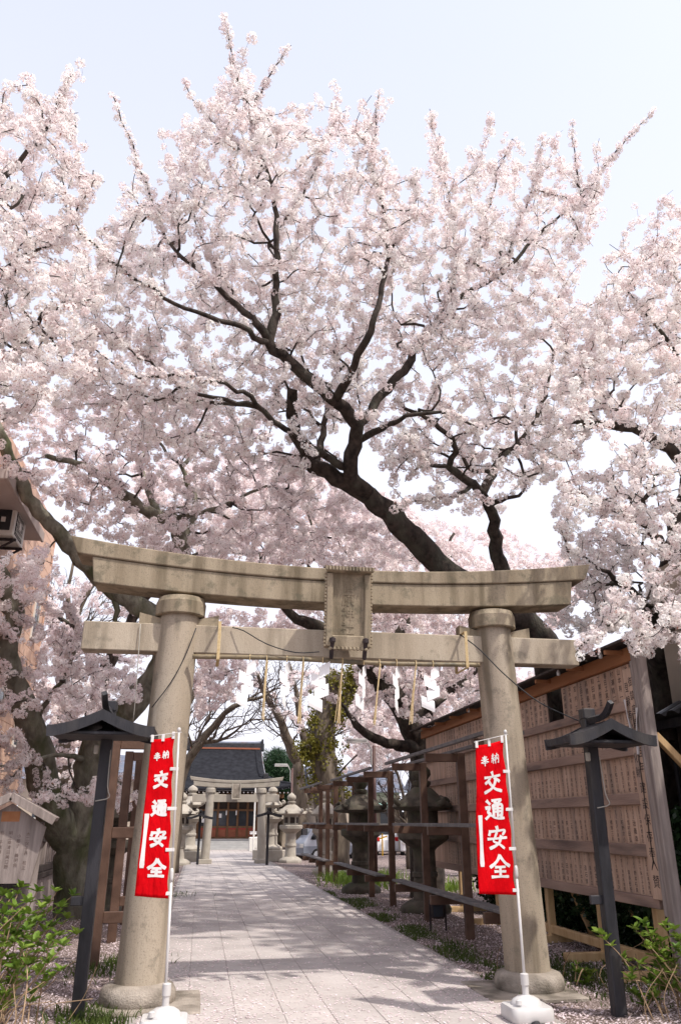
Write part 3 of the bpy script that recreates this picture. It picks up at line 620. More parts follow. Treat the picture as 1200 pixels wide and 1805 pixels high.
# ------------------------------------------------------------------ display racks
def rack(label, X, ys_, side, arm, ends, ht=3.12, zmid=1.75, zlow=.62, w=.15, shelf=True, rails=True):
    T = thing('lantern_rack', label, 'rack', 'brown lantern racks along the path', loc=(X, ys_[0], 0))
    for y in ys_:
        MB().box((X, y, ht / 2 - .05), (w, w * .8, ht + .1), bev=.008).build('post', 'rack_brown', T)
        for z in (ht - .09, zmid, zlow):
            MB().box((X + side * (arm / 2 + w / 2), y, z), (arm, w * .62, .15), bev=.008).build('arm', 'rack_brown', T)
    y0, y1 = ends
    if rails:
        for z, dx in ((ht + .03, arm + w * .2), (zmid + .10, arm * .8), (ht + .025, .12)):
            MB().box((X + side * dx, (y0 + y1) / 2, z), (.07, y1 - y0, .06), bev=.006).build('rail', 'rack_rail', T)
    if shelf: MB().box((X + side * (arm * .72), (y0 + y1) / 2, zlow + .10), (.24, y1 - y0, .045), bev=.006).build('shelf_board', 'rack_rail', T)
rack('brown wooden rack standing just behind the right banner and torii pillar', 4.80, (11.9, 14.7, 17.4), -1, .62, (11.3, 18.2))
rack('brown wooden rack in the middle of the row right of the path', 4.76, (20.4, 22.9, 25.4), -1, .62, (19.7, 26.0))
rack('farthest brown wooden rack in the row, in front of the silver van', 4.62, (28.2, 30.0, 31.8), -1, .60, (27.4, 33.4))
rack('brown wooden rack behind the black lamp post and left torii pillar', -1.36, (12.9, 15.4, 17.9), 1, .62, (12.6, 18.4), rails=False, shelf=False)

# ------------------------------------------------------------------ stone lanterns
def stone_lantern(label, loc, h, m, style, rz=0.0, ped=False, cap_w=1.0):
    T = thing('stone_lantern', label, 'stone lantern', 'stone lanterns along the path', loc=loc); o = np.array(loc); s = h / 3.0; n = 6 if style == 'hex' else 20
    z = 0.0
    if ped:
        MB().box(o + (0, 0, .22 * s), (1.15 * s, 1.15 * s, .44 * s), bev=.03, rz=rz).build('pedestal', m, T); z = .42
    k = (3.0 - z) / 3.0
    def L(name, prof, nn=n, **kw):
        p = MB().lathe([(r * s * kw.get('wf', 1), (z + zz * k) * s) for r, zz in prof], o, n=nn, rz=rz).build(name, m, T); return smooth_by_angle(p, 45)
    L('base_stone', [(.52, 0), (.54, .10), (.50, .16), (.40, .22), (.34, .26)])
    L('shaft', [(.27, .25), (.25, .32), (.24, .68), (.27, .70), (.27, .78), (.24, .80), (.235, 1.20), (.28, 1.26)], 20)
    L('platform', [(.25, 1.24), (.40, 1.34), (.54, 1.44), (.55, 1.56), (.50, 1.60)])
    fb = L('firebox', [(.33, 1.59), (.33, 2.0), (.30, 2.01)])
    for i in range(n if n < 10 else 4):
        a = rz + (i + .5) * 2 * math.pi / (n if n < 10 else 4); d = np.array([math.cos(a), math.sin(a), 0])
        MB().box(o + d * .29 * s + (0, 0, (z + 1.8 * k) * s), (.045 * s, .20 * s, .24 * s), rz=a).build('window', 'hall_dark', fb)
    cp = L('cap', [(.30, 1.99), (.58 * cap_w, 2.02), (.66 * cap_w, 2.08), (.62 * cap_w, 2.15), (.46 * cap_w, 2.24), (.33 * cap_w, 2.36), (.22, 2.46), (.14, 2.50)])
    nc = 6 if style == 'hex' else 4
    for i in range(nc):
        a = rz + i * 2 * math.pi / nc; d = np.array([math.cos(a), math.sin(a), 0]); t = np.linspace(0, 1, 9)
        pts = [o + d * s * cap_w * (.52 + .20 * math.sin(q * 2.6)) + np.array([0, 0, (z + 2.10 * k) * s + .17 * s * q]) for q in t]
        MB().tube(pts, [.075 * s * (1 - .45 * q) for q in t], 7).build('curled_corner', m, cp, smooth=True)
    L('jewel', [(.15, 2.48), (.20, 2.54), (.20, 2.60), (.13, 2.63), (.15, 2.66), (.21, 2.74), (.20, 2.84), (.12, 2.92), (.04, 2.98), (.015, 3.0)], 16)
    return T
def gx(px, Y): return float(at(px, 1500, Y)[0])
stone_lantern('dark mossy stone lantern behind the nearest rack on the right', (gx(747, 18.9), 18.9, -.02), 3.25, 'granite_dark', 'round', .4)
stone_lantern('dark stone lantern with curled roof behind the middle rack', (gx(636, 24.3), 24.3, -.02), 3.25, 'granite_dark', 'round', .78, cap_w=1.15)
stone_lantern('greyish stone lantern behind the farthest rack, in front of the van', (gx(573, 33.0), 33.0, -.02), 3.2, 'granite_pale', 'hex', .3)
stone_lantern('beige stone lantern with curled roof corners standing beside the silver van', (gx(512, 42.5), 42.5, -.02), 3.35, 'granite_pale', 'hex', .1, cap_w=1.1)
stone_lantern('pale grey stone lantern on a block right of the far torii', (gx(478, 44.5), 44.5, -.02), 3.75, 'granite_pale', 'hex', .5, ped=True, cap_w=.80)
stone_lantern('pale grey stone lantern on a block left of the far torii', (gx(333, 44.0), 44.0, -.02), 3.75, 'granite_pale', 'hex', .5, ped=True, cap_w=.80)
stone_lantern('beige stone lantern just left of the far torii, partly behind the banner pole', (gx(316, 41.0), 41.0, -.02), 3.3, 'granite_pale', 'hex', .1)
stone_lantern('dark stone lantern behind the left torii pillar and the wooden rack', (-1.95, 19.5, -.02), 2.9, 'granite_dark', 'hex', .2)

# ------------------------------------------------------------------ big name board
BX, BY0, BY1 = 5.92, 9.95, 21.3
nb = thing('name_board', 'long brown wooden donor board covered in columns of handwritten names', 'notice board', loc=(BX, 12, 0))
rows = [(4.02, 3.50), (3.37, 2.90), (2.76, 2.27), (2.12, 1.62), (1.47, .99)]; zb = [(3.50, 3.37), (2.90, 2.76), (2.27, 2.12), (1.62, 1.47), (.99, .86)]
MB().box((BX + .075, (BY0 + BY1) / 2, 2.18), (.05, BY1 - BY0, 2.66)).build('backing', 'dark_wood', nb)
MB().box((BX + .075, (BY0 + 12.36) / 2, 3.79), (.05, 12.36 - BY0, .56)).build('backing', 'dark_wood', nb)
MB().box((BX + .075, (BY1 + 13.1) / 2, 3.79), (.05, BY1 - 13.1, .56)).build('backing', 'dark_wood', nb)
far = MB(); plates = []; widths = [.205, .165, .165, .165, .165]; plate_me = {}; count = 0
for ri, (z1, z0) in enumerate(rows):
    y = BY0 + .30; w = widths[ri]; me = MB().box((0, 0, 0), (.018, w - .006, z1 - z0), bev=.002).mesh('name_plate', mats=('name_wood',)); j = 0
    while y + w < BY1 - .1:
        c = (BX + .035 + random.uniform(-.002, .002), y + w / 2, (z1 + z0) / 2)
        skip = (ri == 0 and 12.35 < y < 13.0) or (ri == 2 and 14.28 < y < 14.42)
        if not skip:
            plates.append((ri, c, w, z1 - z0))
            if y < 19.4: link('name_plate', me, nb, tuple(np.array(c) - ORIGIN[nb.name]), c)
            else: far.box(c, (.018, w - .006, z1 - z0))
        y += w; j += 1
far.build('name_plates_beyond', 'name_wood', nb, kind='stuff')
rg = random.Random(3); ux = np.array([0, -1.0, 0]); uz = np.array([0, 0, 1.0]); legible = ['池', '山本寿一', '村瀬精二', '春日工業所', '工業所正', '和田清次', '高橋春子', '上田工業所', '宮内正']
for ri in range(5):
    m = MB(); fm = MB(); n = 0
    for (r_, c, w, h) in plates:
        if r_ != ri or c[1] > 19.5: continue
        x = c[0] - .0105
        if ri == 0:
            txt = legible[n] if n < len(legible) else ''.join(rg.choice(NAMEK) for _ in range(rg.choice((3, 4, 4, 5))))
            st = h / (len(txt) + .35) if len(txt) > 2 else .12
            for i, ch in enumerate(txt): put_glyph(m, ch, (x, c[1] + rg.uniform(-.01, .01), c[2] + h / 2 - st * (i + .62)), ux, uz, min(.10, st * .95), 1.0)
        else:
            for i in range(rg.choice((3, 4, 4))): put_glyph(fm, rg.choice('一金三五千円也'), (x, c[1] + rg.uniform(-.006, .006), c[2] + h / 2 - .035 - .042 * i), ux, uz, .044)
            t = rg.choice((3, 4, 4, 4, 5)); st = (h - .20) / t
            for i in range(t): put_glyph(m, rg.choice(NAMEK), (x, c[1] + rg.uniform(-.008, .008), c[2] + h / 2 - .19 - st * (i + .5)), ux, uz, min(.086, st * .95))
        n += 1
    m.build('lettering', 'ink', nb, kind='stuff')
    if fm.v: fm.build('small_lettering', 'ink', nb, kind='stuff')
for (z1, z0) in zb: MB().box((BX - .005, (BY0 + BY1) / 2 + .1, (z0 + z1) / 2), (.10, BY1 - BY0 - .25, z1 - z0), bev=.008).build('rail', 'board_beam', nb)
MB().box((BX + .0, (BY0 + BY1) / 2, 4.13), (.09, BY1 - BY0 + .1, .20), bev=.008).build('fascia_board', 'board_top', nb)
rf = MB().add([(BX - .34, BY0 - .25, 4.22), (BX + .50, BY0 - .25, 4.40), (BX + .50, BY1 + .2, 4.40), (BX - .34, BY1 + .2, 4.22), (BX - .34, BY0 - .25, 4.255), (BX + .50, BY0 - .25, 4.435), (BX + .50, BY1 + .2, 4.435), (BX - .34, BY1 + .2, 4.255)],
              [(3, 2, 1, 0), (4, 5, 6, 7), (0, 1, 5, 4), (1, 2, 6, 5), (2, 3, 7, 6), (3, 0, 4, 7)]).build('roof', 'dark_wood', nb)
for y in np.arange(BY0 + .3, BY1, 1.25): MB().box((BX - .17, y, 4.17), (.3, .05, .06)).build('rafter', 'board_top', rf)
for y in (BY0 + .5, 11.9, 14.1, 16.5): MB().lathe([(.008, -.05), (.028, -.04), (.03, .0), (.012, .05)], (BX - .28, y, 4.17), n=10).build('lamp_socket', 'white_plastic', rf)
# end post, title plank, legs, braces, sills
MB().box((BX - .02, BY0 - .06, 2.05), (.15, .17, 4.25), bev=.012).build('end_post', 'grey_wood', nb)
MB().box((BX - .06, BY0 + .16, 2.45), (.06, .27, 2.95), bev=.008).build('title_plank', 'name_wood', nb)
MB().box((BX - .085, BY0 + .015, 2.40), (.05, .06, 3.2), bev=.008).build('cover_strip', 'grey_wood', nb)
m = MB()
for i, ch in enumerate('御鎮座壱千百年'): put_glyph(m, ch, (BX - .092, BY0 + .11, 3.72 - i * .19), ux, uz, .145, .8)
for i, ch in enumerate('登録有形文化財'): put_glyph(m, ch, (BX - .092, BY0 + .23, 3.66 - i * .19), ux, uz, .145, .75)
for i, ch in enumerate('建設保存奉'): put_glyph(m, ch, (BX - .092, BY0 + .16, 2.32 - i * .20), ux, uz, .15)
for i, ch in enumerate('人賛'): put_glyph(m, ch, (BX - .092, BY0 + .15, 1.38 - i * .20), ux, uz, .165)
m.build('title_lettering', 'ink', nb, kind='stuff')
MB().box((BX - .10, BY0 + .15, 2.35), (.004, .015, 1.9)).build('plank_seam', 'dark_wood', nb)
for (y, z0, z1, a) in ((BY0 - .01, 2.75, 3.35, .05), (BY0 + .28, 3.0, 3.5, -.06)):
    G_ = [[(BX - .13 - .02 * math.sin(3 * v + u * 5), y + a * v * 2 + (u - .5) * .08 * (1.1 - v), z1 + (z0 - z1) * v) for u in np.linspace(0, 1, 5)] for v in np.linspace(0, 1, 8)]
    MB().grid(G_).build('torn_plastic_sheet', 'plastic_sheet', nb, smooth=True)
for y in (10.6, 12.2, 14.1, 16.6, 19.0):
    MB().box((BX + .16, y, .42), (.12, .12, .95), bev=.008).build('leg', 'new_timber', nb)
    MB().beam((BX + .95, y + .12, .10), (BX + .12, y + .12, 2.1), .10, .10, bev=.008).build('brace', 'new_timber', nb)
    MB().box((BX + .45, y, .05), (1.9, .14, .12), bev=.01).build('ground_sill', 'new_timber', nb)
MB().box((BX + .16, 13.5, .20), (.10, 6.6, .12), bev=.008).build('lower_tie', 'new_timber', nb)
MB().beam((BX + 1.35, BY0 - .1, 1.6), (BX + .06, BY0 - .05, 3.0), .10, .09, bev=.008).build('side_brace', 'new_timber', nb)
MB().box((BX - .12, BY0 - .12, 4.20), (.11, .09, .14), bev=.01).build('lamp_box', 'white_plastic', nb)
MB().beam((BX - .24, BY0 - .2, 4.30), (BX + .12, BY0 - .18, 4.36), .03, .12).build('lamp_hood', 'grey_wood', nb)
# ------------------------------------------------------------------ far torii and hall
torii('stone_torii', 'small pale stone torii standing in front of the tiled hall', (1.74, 41.6, 0.0), 1.38, 1.27, .215, .19, 2.83, 3.19, 2.17, 3.50, 3.72, 3.86, 2.17, 2.36, .034, .2,
      ('granite_pale', 'granite_pale', 'granite_pale'), .3, .25, False)
ftab = bpy.data.objects['stone_torii.001']
MB().box((1.72, 41.33, 3.33), (.42, .10, .72), bev=.02).build('tablet', 'granite_base', ftab)
for s in (-1, 1): MB().box((1.72 + s * .20, 41.27, 3.33), (.06, .06, .78), bev=.01).build('tablet_frame', 'granite_pale', ftab)
MB().box((1.72, 41.27, 2.97), (.44, .08, .06), bev=.01).build('tablet_frame', 'granite_pale', ftab)

HX, HY = 1.72, 62.5
hall = thing('shrine_hall', 'wooden shrine hall with grey tiled roof at the end of the path', 'shrine', loc=(HX, HY, 0))
wl = MB().box((HX, HY + 5, 2.2), (8.4, 7.6, 4.4)).build('wall', 'hall_dark', hall)
for x in np.linspace(-4.1, 4.1, 12): MB().box((HX + x, HY + 1.12, 2.3), (.16, .16, 3.4), bev=.01).build('post', 'hall_wood', wl)
for z in (.78, 1.55, 2.75, 3.5): MB().box((HX, HY + 1.08, z), (8.4, .12, .14)).build('rail', 'hall_wood', wl)
xs_ = np.linspace(-4.1, 4.1, 12)
for i in range(11):
    xm = (xs_[i] + xs_[i + 1]) / 2; w = xs_[1] - xs_[0] - .17
    pn = MB().box((HX + xm, HY + 1.14, 1.12), (w, .06, .52)).build('lower_panel', 'hall_panel', wl)
    MB().box((HX + xm, HY + 1.10, 1.43), (w, .05, .11)).build('red_band', 'hall_red', pn)
    MB().box((HX + xm, HY + 1.16, 2.15), (w, .03, 1.05)).build('glass_pane', 'glass_dark', wl)
    MB().box((HX + xm, HY + 1.16, 3.12), (w, .03, .60)).build('glass_pane', 'hall_dark', wl)
for (x, z, w, h) in ((-1.4, 2.0, .34, .28), (-.95, 2.2, .16, .3), (-.2, 2.35, .2, .3)): MB().box((HX + x, HY + 1.06, z), (w, .02, h)).build('paper_notice', 'white_paper', wl)
for x in (.25, 1.0): MB().box((HX + x, HY + .98, 2.55), (.09, .02, .32)).build('paper_streamer', 'white_paper', wl)
for i in range(5): MB().box((HX - .8 + .4, HY + .6 - i * .30, .66 - i * .155), (5.6, .34, .155), bev=.01).build('step', 'concrete', hall)
for x in (-3.3, 2.55): MB().box((HX + x, HY - .1, .45), (.18, 1.7, .9), bev=.02).build('step_cheek', 'granite_pale', hall)
MB().box((HX + 3.05, HY + .3, .45), (.55, .6, .8), bev=.02).build('stone_block', 'concrete', hall)
MB().box((HX + 2.3, HY + .2, 1.15), (.5, .3, .22), bev=.02).build('notice_box', 'white_paper', hall)
for x in (-3.9, 3.35): MB().box((HX + x, HY - .1, 2.1), (.20, .20, 3.3), bev=.02).build('porch_post', 'granite_pale' if x > 0 else 'hall_wood', hall)
MB().box((HX - .2, HY - .1, 3.72), (9.4, .24, .26)).build('porch_beam', 'hall_wood', hall)
m = MB()
for x in np.arange(-4.9, 5.2, .30): m.box((HX + x, HY - .55, 3.95), (.10, 1.2, .10))
raf = m.build('rafters', 'hall_wood', hall, kind='stuff')
m = MB()
for x in np.arange(-4.9, 5.2, .30): m.box((HX + x, HY - 1.16, 3.95), (.085, .02, .085))
m.build('rafter_ends', 'white_paper', hall, kind='stuff')
# roof: concave front slope with half-round tile columns
zr, ze, yr, ye = 7.45, 4.05, HY + 4.6, HY - 1.35
def rz_(t): return zr + (ze - zr) * (t ** .80) + .0
def hw_(t): return 2.95 + .2 * t + 2.1 * max(0.0, (t - .60) / .40) ** 1.25
def slope(u, t, off=0):
    return np.array([HX + u * hw_(t) + .0, yr + (ye - yr) * t, rz_(t) + .42 * max(0, abs(u) - .55) ** 2 * t ** 3 * 4 + off])
T_ = np.linspace(0, 1, 22)
rs = MB().grid([[slope(u, t) for u in np.linspace(-1, 1, 25)] for t in T_]).build('roof', 'tile_shadow', hall, smooth=True)
md = rs.modifiers.new('t', 'SOLIDIFY'); md.thickness = .18; md.offset = -1
for i, u in enumerate(np.linspace(-1, 1, 23)):
    pts = np.array([slope(u, t, .05) for t in T_]); rr = np.full(len(T_), .078) + np.where(np.arange(len(T_)) % 2 == 0, .012, 0)
    MB().tube(pts, rr, 6).build('tile_column', 'hall_tile', rs)
m = MB()
for k, t in enumerate(np.linspace(0.02, 1, 34)):
    row = [slope(u, t, .022) for u in np.linspace(-1, 1, 24)]; m.tube(row, .014, 4)
m.build('tile_courses', 'hall_tile', rs, kind='stuff')
MB().box((HX, yr, zr + .22), (6.4, .5, .62), bev=.03).build('ridge', 'roof_black', rs)
MB().box((HX, yr - .27, zr + .10), (5.7, .06, .13), bev=.01).build('ridge_band', 'hall_panel', rs)
MB().tube([(HX - 3.15, yr, zr + .62), (HX - 2.4, yr, zr + .57), (HX, yr, zr + .55), (HX + 2.4, yr, zr + .57), (HX + 3.15, yr, zr + .64)], .12, 8).build('ridge_cap', 'roof_tile', rs, smooth=True)
for s in (-1, 1):
    MB().box((HX + s * 3.05, yr, zr + .4), (.16, .62, .95), bev=.05).build('ridge_end_tile', 'roof_black', rs)
    pts = [slope(s * .86, t, .16) for t in np.linspace(.02, .72, 14)]; MB().tube(pts, .14, 7).build('descending_ridge', 'tile_shadow', rs, smooth=True)
    MB().box(slope(s * .86, .73, .28), (.4, .22, .5), bev=.08).build('ridge_end_tile', 'roof_black', rs)
    pts = [slope(s * (.80 + .2 * t), .66 + .34 * t, .16) for t in np.linspace(0, 1, 9)]; MB().tube(pts, .13, 7).build('corner_ridge', 'tile_shadow', rs, smooth=True)
MB().grid([[(HX + u * (5.3 + 2 * v), HY + 4.6 + 5.5 * v, zr - 4 * v) for u in (-.55, .55)] for v in (0, .5, 1)]).build('rear_roof', 'roof_tile', rs)
MB().box((HX, HY + 5.4, 5.2), (5.3, 2.4, 2.6)).build('gable_wall', 'hall_dark', hall)
wb = ground(468, 1502); MB().box((3.95, 58.6, .45), (.95, .5, .95), bev=.04).box((4.05, 58.34, .42), (.42, .02, .36)).build('offering_box', 'off_white', origin=(3.95, 58.6, 0), label='white box with dark square panel beside the shrine steps', category='box')
MB().tube([(3.75, 57.9, 0), (3.75, 57.9, 4.3)], .06, 8).build('standing_pole', 'off_white', origin=(3.75, 57.9, 0), label='slim pale pole standing in front of the shrine hall', category='pole')

# ------------------------------------------------------------------ buildings at the sides
bl = thing('tiled_building', 'salmon tiled building behind the cherry trees on the left', 'building', loc=(-5.2, 17, 0))
c0 = atx(78, 1100, -4.75); YE = c0[1]                       # far right-hand corner of the visible face
MB().box((-8.79, 13.5 / 2 + YE / 2, 5.0), (8.0, YE - 13.5, 10.0)).build('wall', 'salmon_joint', bl)
tile_me = MB().box((0, 0, 0), (.02, .59, .285), bev=.003).mesh('wall_tile', mats=('salmon_tile',)); n = 0
rest = MB()
for j in range(34):
    for i in range(int((YE - 13.6) / .6)):
        y = 13.8 + i * .6 + (.3 if j % 2 else 0); z = .16 + j * .295
        if y > YE - .2: continue
        c = (-4.78, y, z)
        if 2.6 < z < 9.6 and n < 290 and y > 17.0: link('wall_tile', tile_me, bl, tuple(np.array(c) - ORIGIN[bl.name]), c); n += 1
        else: rest.box(c, (.02, .59, .285))
for j in range(34):
    for i in range(13): rest.box((-5.05 - i * .6 - (.3 if j % 2 else 0), YE + .005, .16 + j * .295), (.585, .02, .285))
rest.build('wall_tiles_beyond', 'salmon_tile', bl, kind='stuff')
e1 = atx(68, 930, -4.2)
ev = MB().box((-5.6, 15.4 + .8, 8.15), (3.0, 3.6, .22), bev=.02).build('eave_soffit', 'soffit', bl)
MB().box((-4.08, 16.2, 8.15), (.06, 3.7, .24), bev=.01).build('gutter', 'soffit', ev)
for (y, z, h) in ((YE - 1.1, 7.0, 1.0), (YE - 1.3, 4.1, .8), (YE - 3.4, 4.9, 1.0)):
    w = MB().box((-4.765, y, z), (.03, .5, h)).build('window', 'glass_dark', bl)
    for s in (-1, 1): MB().box((-4.755, y + s * .27, z), (.05, .05, h + .1)).build('window_frame', 'off_white', w)
    MB().box((-4.74, y, z - h / 2 - .03), (.10, .62, .06)).build('sill', 'off_white', w)
MB().box((-4.70, 15.6, 5.9), (.18, 4.2, .12), bev=.02).build('ledge', 'soffit', bl)
a0 = atx(22, 930, -4.4)
ac = thing('air_conditioner', 'white air conditioner unit mounted on the salmon tiled wall', 'air conditioner', loc=(-4.45, a0[1], a0[2] - .35))
bx = MB().box((-4.45, a0[1], a0[2]), (.42, .95, .68), bev=.02, rz=0).build('casing', 'off_white', ac)
gr = MB().box((-4.47, a0[1] - .482, a0[2]), (.30, .02, .46)).build('fan_grille', 'dark_grille', ac)
MB().box((-4.238, a0[1] - .05, a0[2]), (.02, .62, .54)).build('fan_grille', 'dark_grille', ac)
for k in range(6): MB().box((-4.225, a0[1] - .30 + k * .1, a0[2]), (.012, .012, .54)).build('grille_bar', 'off_white', ac)
for k in range(5): MB().box((-4.226, a0[1] - .05, a0[2] - .2 + k * .1), (.010, .62, .010)).build('grille_bar', 'off_white', ac)
MB().box((-4.47, a0[1] - .497, a0[2]), (.09, .012, .11), bev=.004).build('fan_hub', 'off_white', ac)
MB().box((-4.222, a0[1] - .05, a0[2]), (.012, .15, .15), bev=.004).build('fan_hub', 'off_white', ac)
for s in (-.3, .3): MB().beam((-4.75, a0[1] + s, a0[2] - .38), (-4.2, a0[1] + s, a0[2] - .38), .05, .05).beam((-4.77, a0[1] + s, a0[2] - .75), (-4.25, a0[1] + s, a0[2] - .40), .04, .04).build('bracket', 'iron', ac)

br_ = thing('beige_house', 'beige house with black tiled eave behind the name board on the right', 'house', loc=(9.5, 10, 0))
MB().box((11.6, 7.4, 3.0), (8.0, 9.0, 6.0)).build('wall', 'beige_wall', br_)
MB().box((13.8, 16.5, 2.9), (8.6, 9.0, 5.8)).build('rear_wall', 'beige_wall', br_)
MB().tube([(9.35, 11.99, 0), (9.35, 11.99, 6)], .05, 8).build('downpipe', 'rack_rail', br_)
ea = MB()
def eave(u, v): return np.array([7.30 + 1.9 * v, 3.0 + 9.1 * u, 3.45 + .85 * v])
er = MB().grid([[eave(u, v) for v in (0, .5, 1)] for u in np.linspace(0, 1, 3)]).build('eave', 'roof_black', br_)
md = er.modifiers.new('t', 'SOLIDIFY'); md.thickness = .10; md.offset = 0
tl_ = MB()
for k in range(6): tl_.tube([(math.cos(q) * .12, math.sin(q) * .0, math.sin(q) * .07) for q in (0, .01)], .001, 3) if False else None
pts_ = [(-.165, 0), (-.14, .02), (-.10, .055), (-.04, .075), (.04, .075), (.10, .055), (.14, .02), (.165, 0), (.10, -.01), (-.10, -.01)]
tile = MB().prism(pts_, 'x', -.22, .24).mesh('roof_tile', mats=('roof_black',))
for i in range(24):
    for j in range(5):
        c = eave((i + .5) / 24.5, .06 + j * .205) + (0, 0, .065); o = link('roof_tile', tile, br_, tuple(c - ORIGIN[br_.name]), c); o.rotation_euler = (0, -math.atan2(.85, 1.9) - .06, 0)
MB().box((7.33, 7.55, 3.36), (.10, 9.2, .14)).build('gutter', 'lamp_black', br_)
MB().box((8.4, 11.98, 3.25), (2.1, .12, .22)).build('eave_beam', 'dark_wood', br_)
for y in (5.2, 8.0, 11.6): MB().box((7.52, y, 1.7), (.14, .14, 3.4), bev=.01).build('porch_post', 'dark_wood', br_)
MB().tube([(7.42, 12.0, 3.3), (7.44, 12.0, 3.05), (7.55, 12.0, 2.9), (7.55, 12.0, 0)], .04, 8).build('drain_pipe', 'lamp_black', br_)
w = MB().box((7.585, 8.2, 1.8), (.05, 1.9, 2.0)).build('window', 'glass_dark', br_)

for (nm, lab, c, d, mm, rfm) in (('storehouse', 'plain beige storehouse far behind the ivy covered tree', (11.3, 62, 2.0), (6.0, 7, 4.0), 'beige_wall', 'roof_tile'), ('far_house', 'dark roofed house beyond the parked cars on the right', (25, 66, 2.2), (14, 8, 4.4), 'beige_wall', 'roof_tile'),
                                 ('far_house', 'dark tiled roof house just right of the shrine hall', (9.0, 72, 2.3), (6, 6, 4.6), 'beige_wall', 'roof_tile'), ('far_house', 'low dark house left of the shrine behind the bare tree', (-8, 64, 2.4), (9, 8, 4.8), 'beige_wall', 'roof_tile')):
    Tt_ = thing(nm, lab, 'building', loc=(c[0], c[1], 0)); MB().box(c, d).build('wall', mm, Tt_)
    h0 = c[2] + d[2] / 2; m = MB().prism([(c[1] - d[1] / 2 - .6, h0 - .1), (c[1] + d[1] / 2 + .6, h0 - .1), (c[1], h0 + 1.9)], 'x', c[0] - d[0] / 2 - .5, c[0] + d[0] / 2 + .5); r_ = m.build('roof', rfm, Tt_)
    for k in range(3):
        w = MB().box((c[0] - d[0] / 3 + k * d[0] / 3, c[1] - d[1] / 2 - .02, c[2] + .3), (.9, .05, 1.0)).build('window', 'glass_dark', Tt_); MB().box((c[0] - d[0] / 3 + k * d[0] / 3, c[1] - d[1] / 2 - .06, c[2] - .24), (1.0, .08, .06)).build('sill', 'off_white', w)
cpv = thing('carport', 'green roofed carport beyond the racks on the right', 'carport', loc=(14.5, 58, 0))
MB().add([(11.4, 55, 2.75), (18, 55, 2.75), (18, 60, 3.2), (11.4, 60, 3.2), (11.4, 55, 2.9), (18, 55, 2.9), (18, 60, 3.35), (11.4, 60, 3.35)], [(3, 2, 1, 0), (4, 5, 6, 7), (0, 1, 5, 4), (1, 2, 6, 5), (2, 3, 7, 6), (3, 0, 4, 7)]).build('roof', 'copper_green', cpv)
for x in (11.7, 14.7, 17.7):
    for y in (55.3, 59.7): MB().box((x, y, 1.35), (.14, .14, 2.8)).build('post', 'rack_rail', cpv)
MB().box((14.7, 60.0, 1.3), (6.4, .1, 2.6)).build('back_wall', 'dark_wood', cpv)

# ------------------------------------------------------------------ vehicles
def vehicle(name, label, loc, rz, prof, length, width, body, lower, glass, wheels, wr, tail=None, category='car', plate=None):
    T = thing(name, label, category, 'parked vehicles right of the path', loc=(0, 0, 0))
    b = MB().prism(prof, 'y', -width / 2, width / 2).build('body', body, T); bv = b.modifiers.new('b', 'BEVEL'); bv.width = .07; bv.segments = 3; bv.limit_method = 'ANGLE'
    if lower: MB().prism([(prof[0][0] - .012, .42), (prof[0][0] - .012, .78), (length + .012, .78), (length + .012, .42)], 'y', -width / 2 - .012, width / 2 + .012).build('lower_band', lower, T)
    for poly in glass:
        for s in (-1, 1): MB().prism(poly, 'y', s * (width / 2 - .008), s * (width / 2 + .008)).build('side_window', 'glass_dark', T)
    for x in wheels:
        for s in (-1, 1):
            w = MB().tube([(x, s * (width / 2 - .16), wr), (x, s * (width / 2 + .015), wr)], wr, 20).build('wheel', 'tyre', T)
            MB().tube([(x, s * (width / 2 - .02), wr), (x, s * (width / 2 + .025), wr)], wr * .62, 16).build('rim', 'rim', w)
            MB().tube([(x, s * (width / 2 - .2), wr + .01), (x, s * (width / 2 + .005), wr + .01)], wr * 1.18, 20).build('wheel_arch', 'tyre', T)
    for (c, d, mm, nm) in (tail or []): MB().box(c, d, bev=.02).build(nm, mm, T)
    T.location = loc; T.rotation_euler = (0, 0, rz); return T
van_prof = [(0.02, .30), (0.0, .95), (.10, 1.08), (.62, 1.80), (.85, 1.90), (4.3, 1.93), (4.42, 1.8), (4.45, .3)]
vehicle('van', 'silver van with grey lower body parked behind the stone lanterns', (gx(521, 46.5), 46.5, -.12), R(24), van_prof, 4.45, 1.7, 'van_silver', 'van_grey',
        [[(.42, 1.12), (.78, 1.68), (1.42, 1.72), (1.42, 1.10)], [(1.52, 1.10), (1.52, 1.72), (2.75, 1.74), (2.75, 1.10)], [(2.85, 1.10), (2.85, 1.74), (4.1, 1.74), (4.2, 1.10)]], (.86, 3.55), .33,
        [((.31, 0, 1.42), (.04, 1.4, .50), 'glass_dark', 'windscreen'), ((.0, .62, .80), (.06, .3, .2), 'off_white', 'headlight'), ((.0, -.62, .80), (.06, .3, .2), 'off_white', 'headlight'), ((1.05, -.86, 1.0), (.16, .05, .05), 'tyre', 'door_handle'), ((.62, -.95, 1.2), (.10, .14, .18), 'tyre', 'wing_mirror')], 'van')
bpy.data.objects['windscreen'].rotation_euler = (0, 0, 0)
hat_prof = [(0.0, .28), (0.0, .95), (.12, 1.20), (.45, 1.52), (1.1, 1.58), (2.1, 1.54), (2.85, 1.05), (3.75, .9), (3.85, .6), (3.85, .28)]
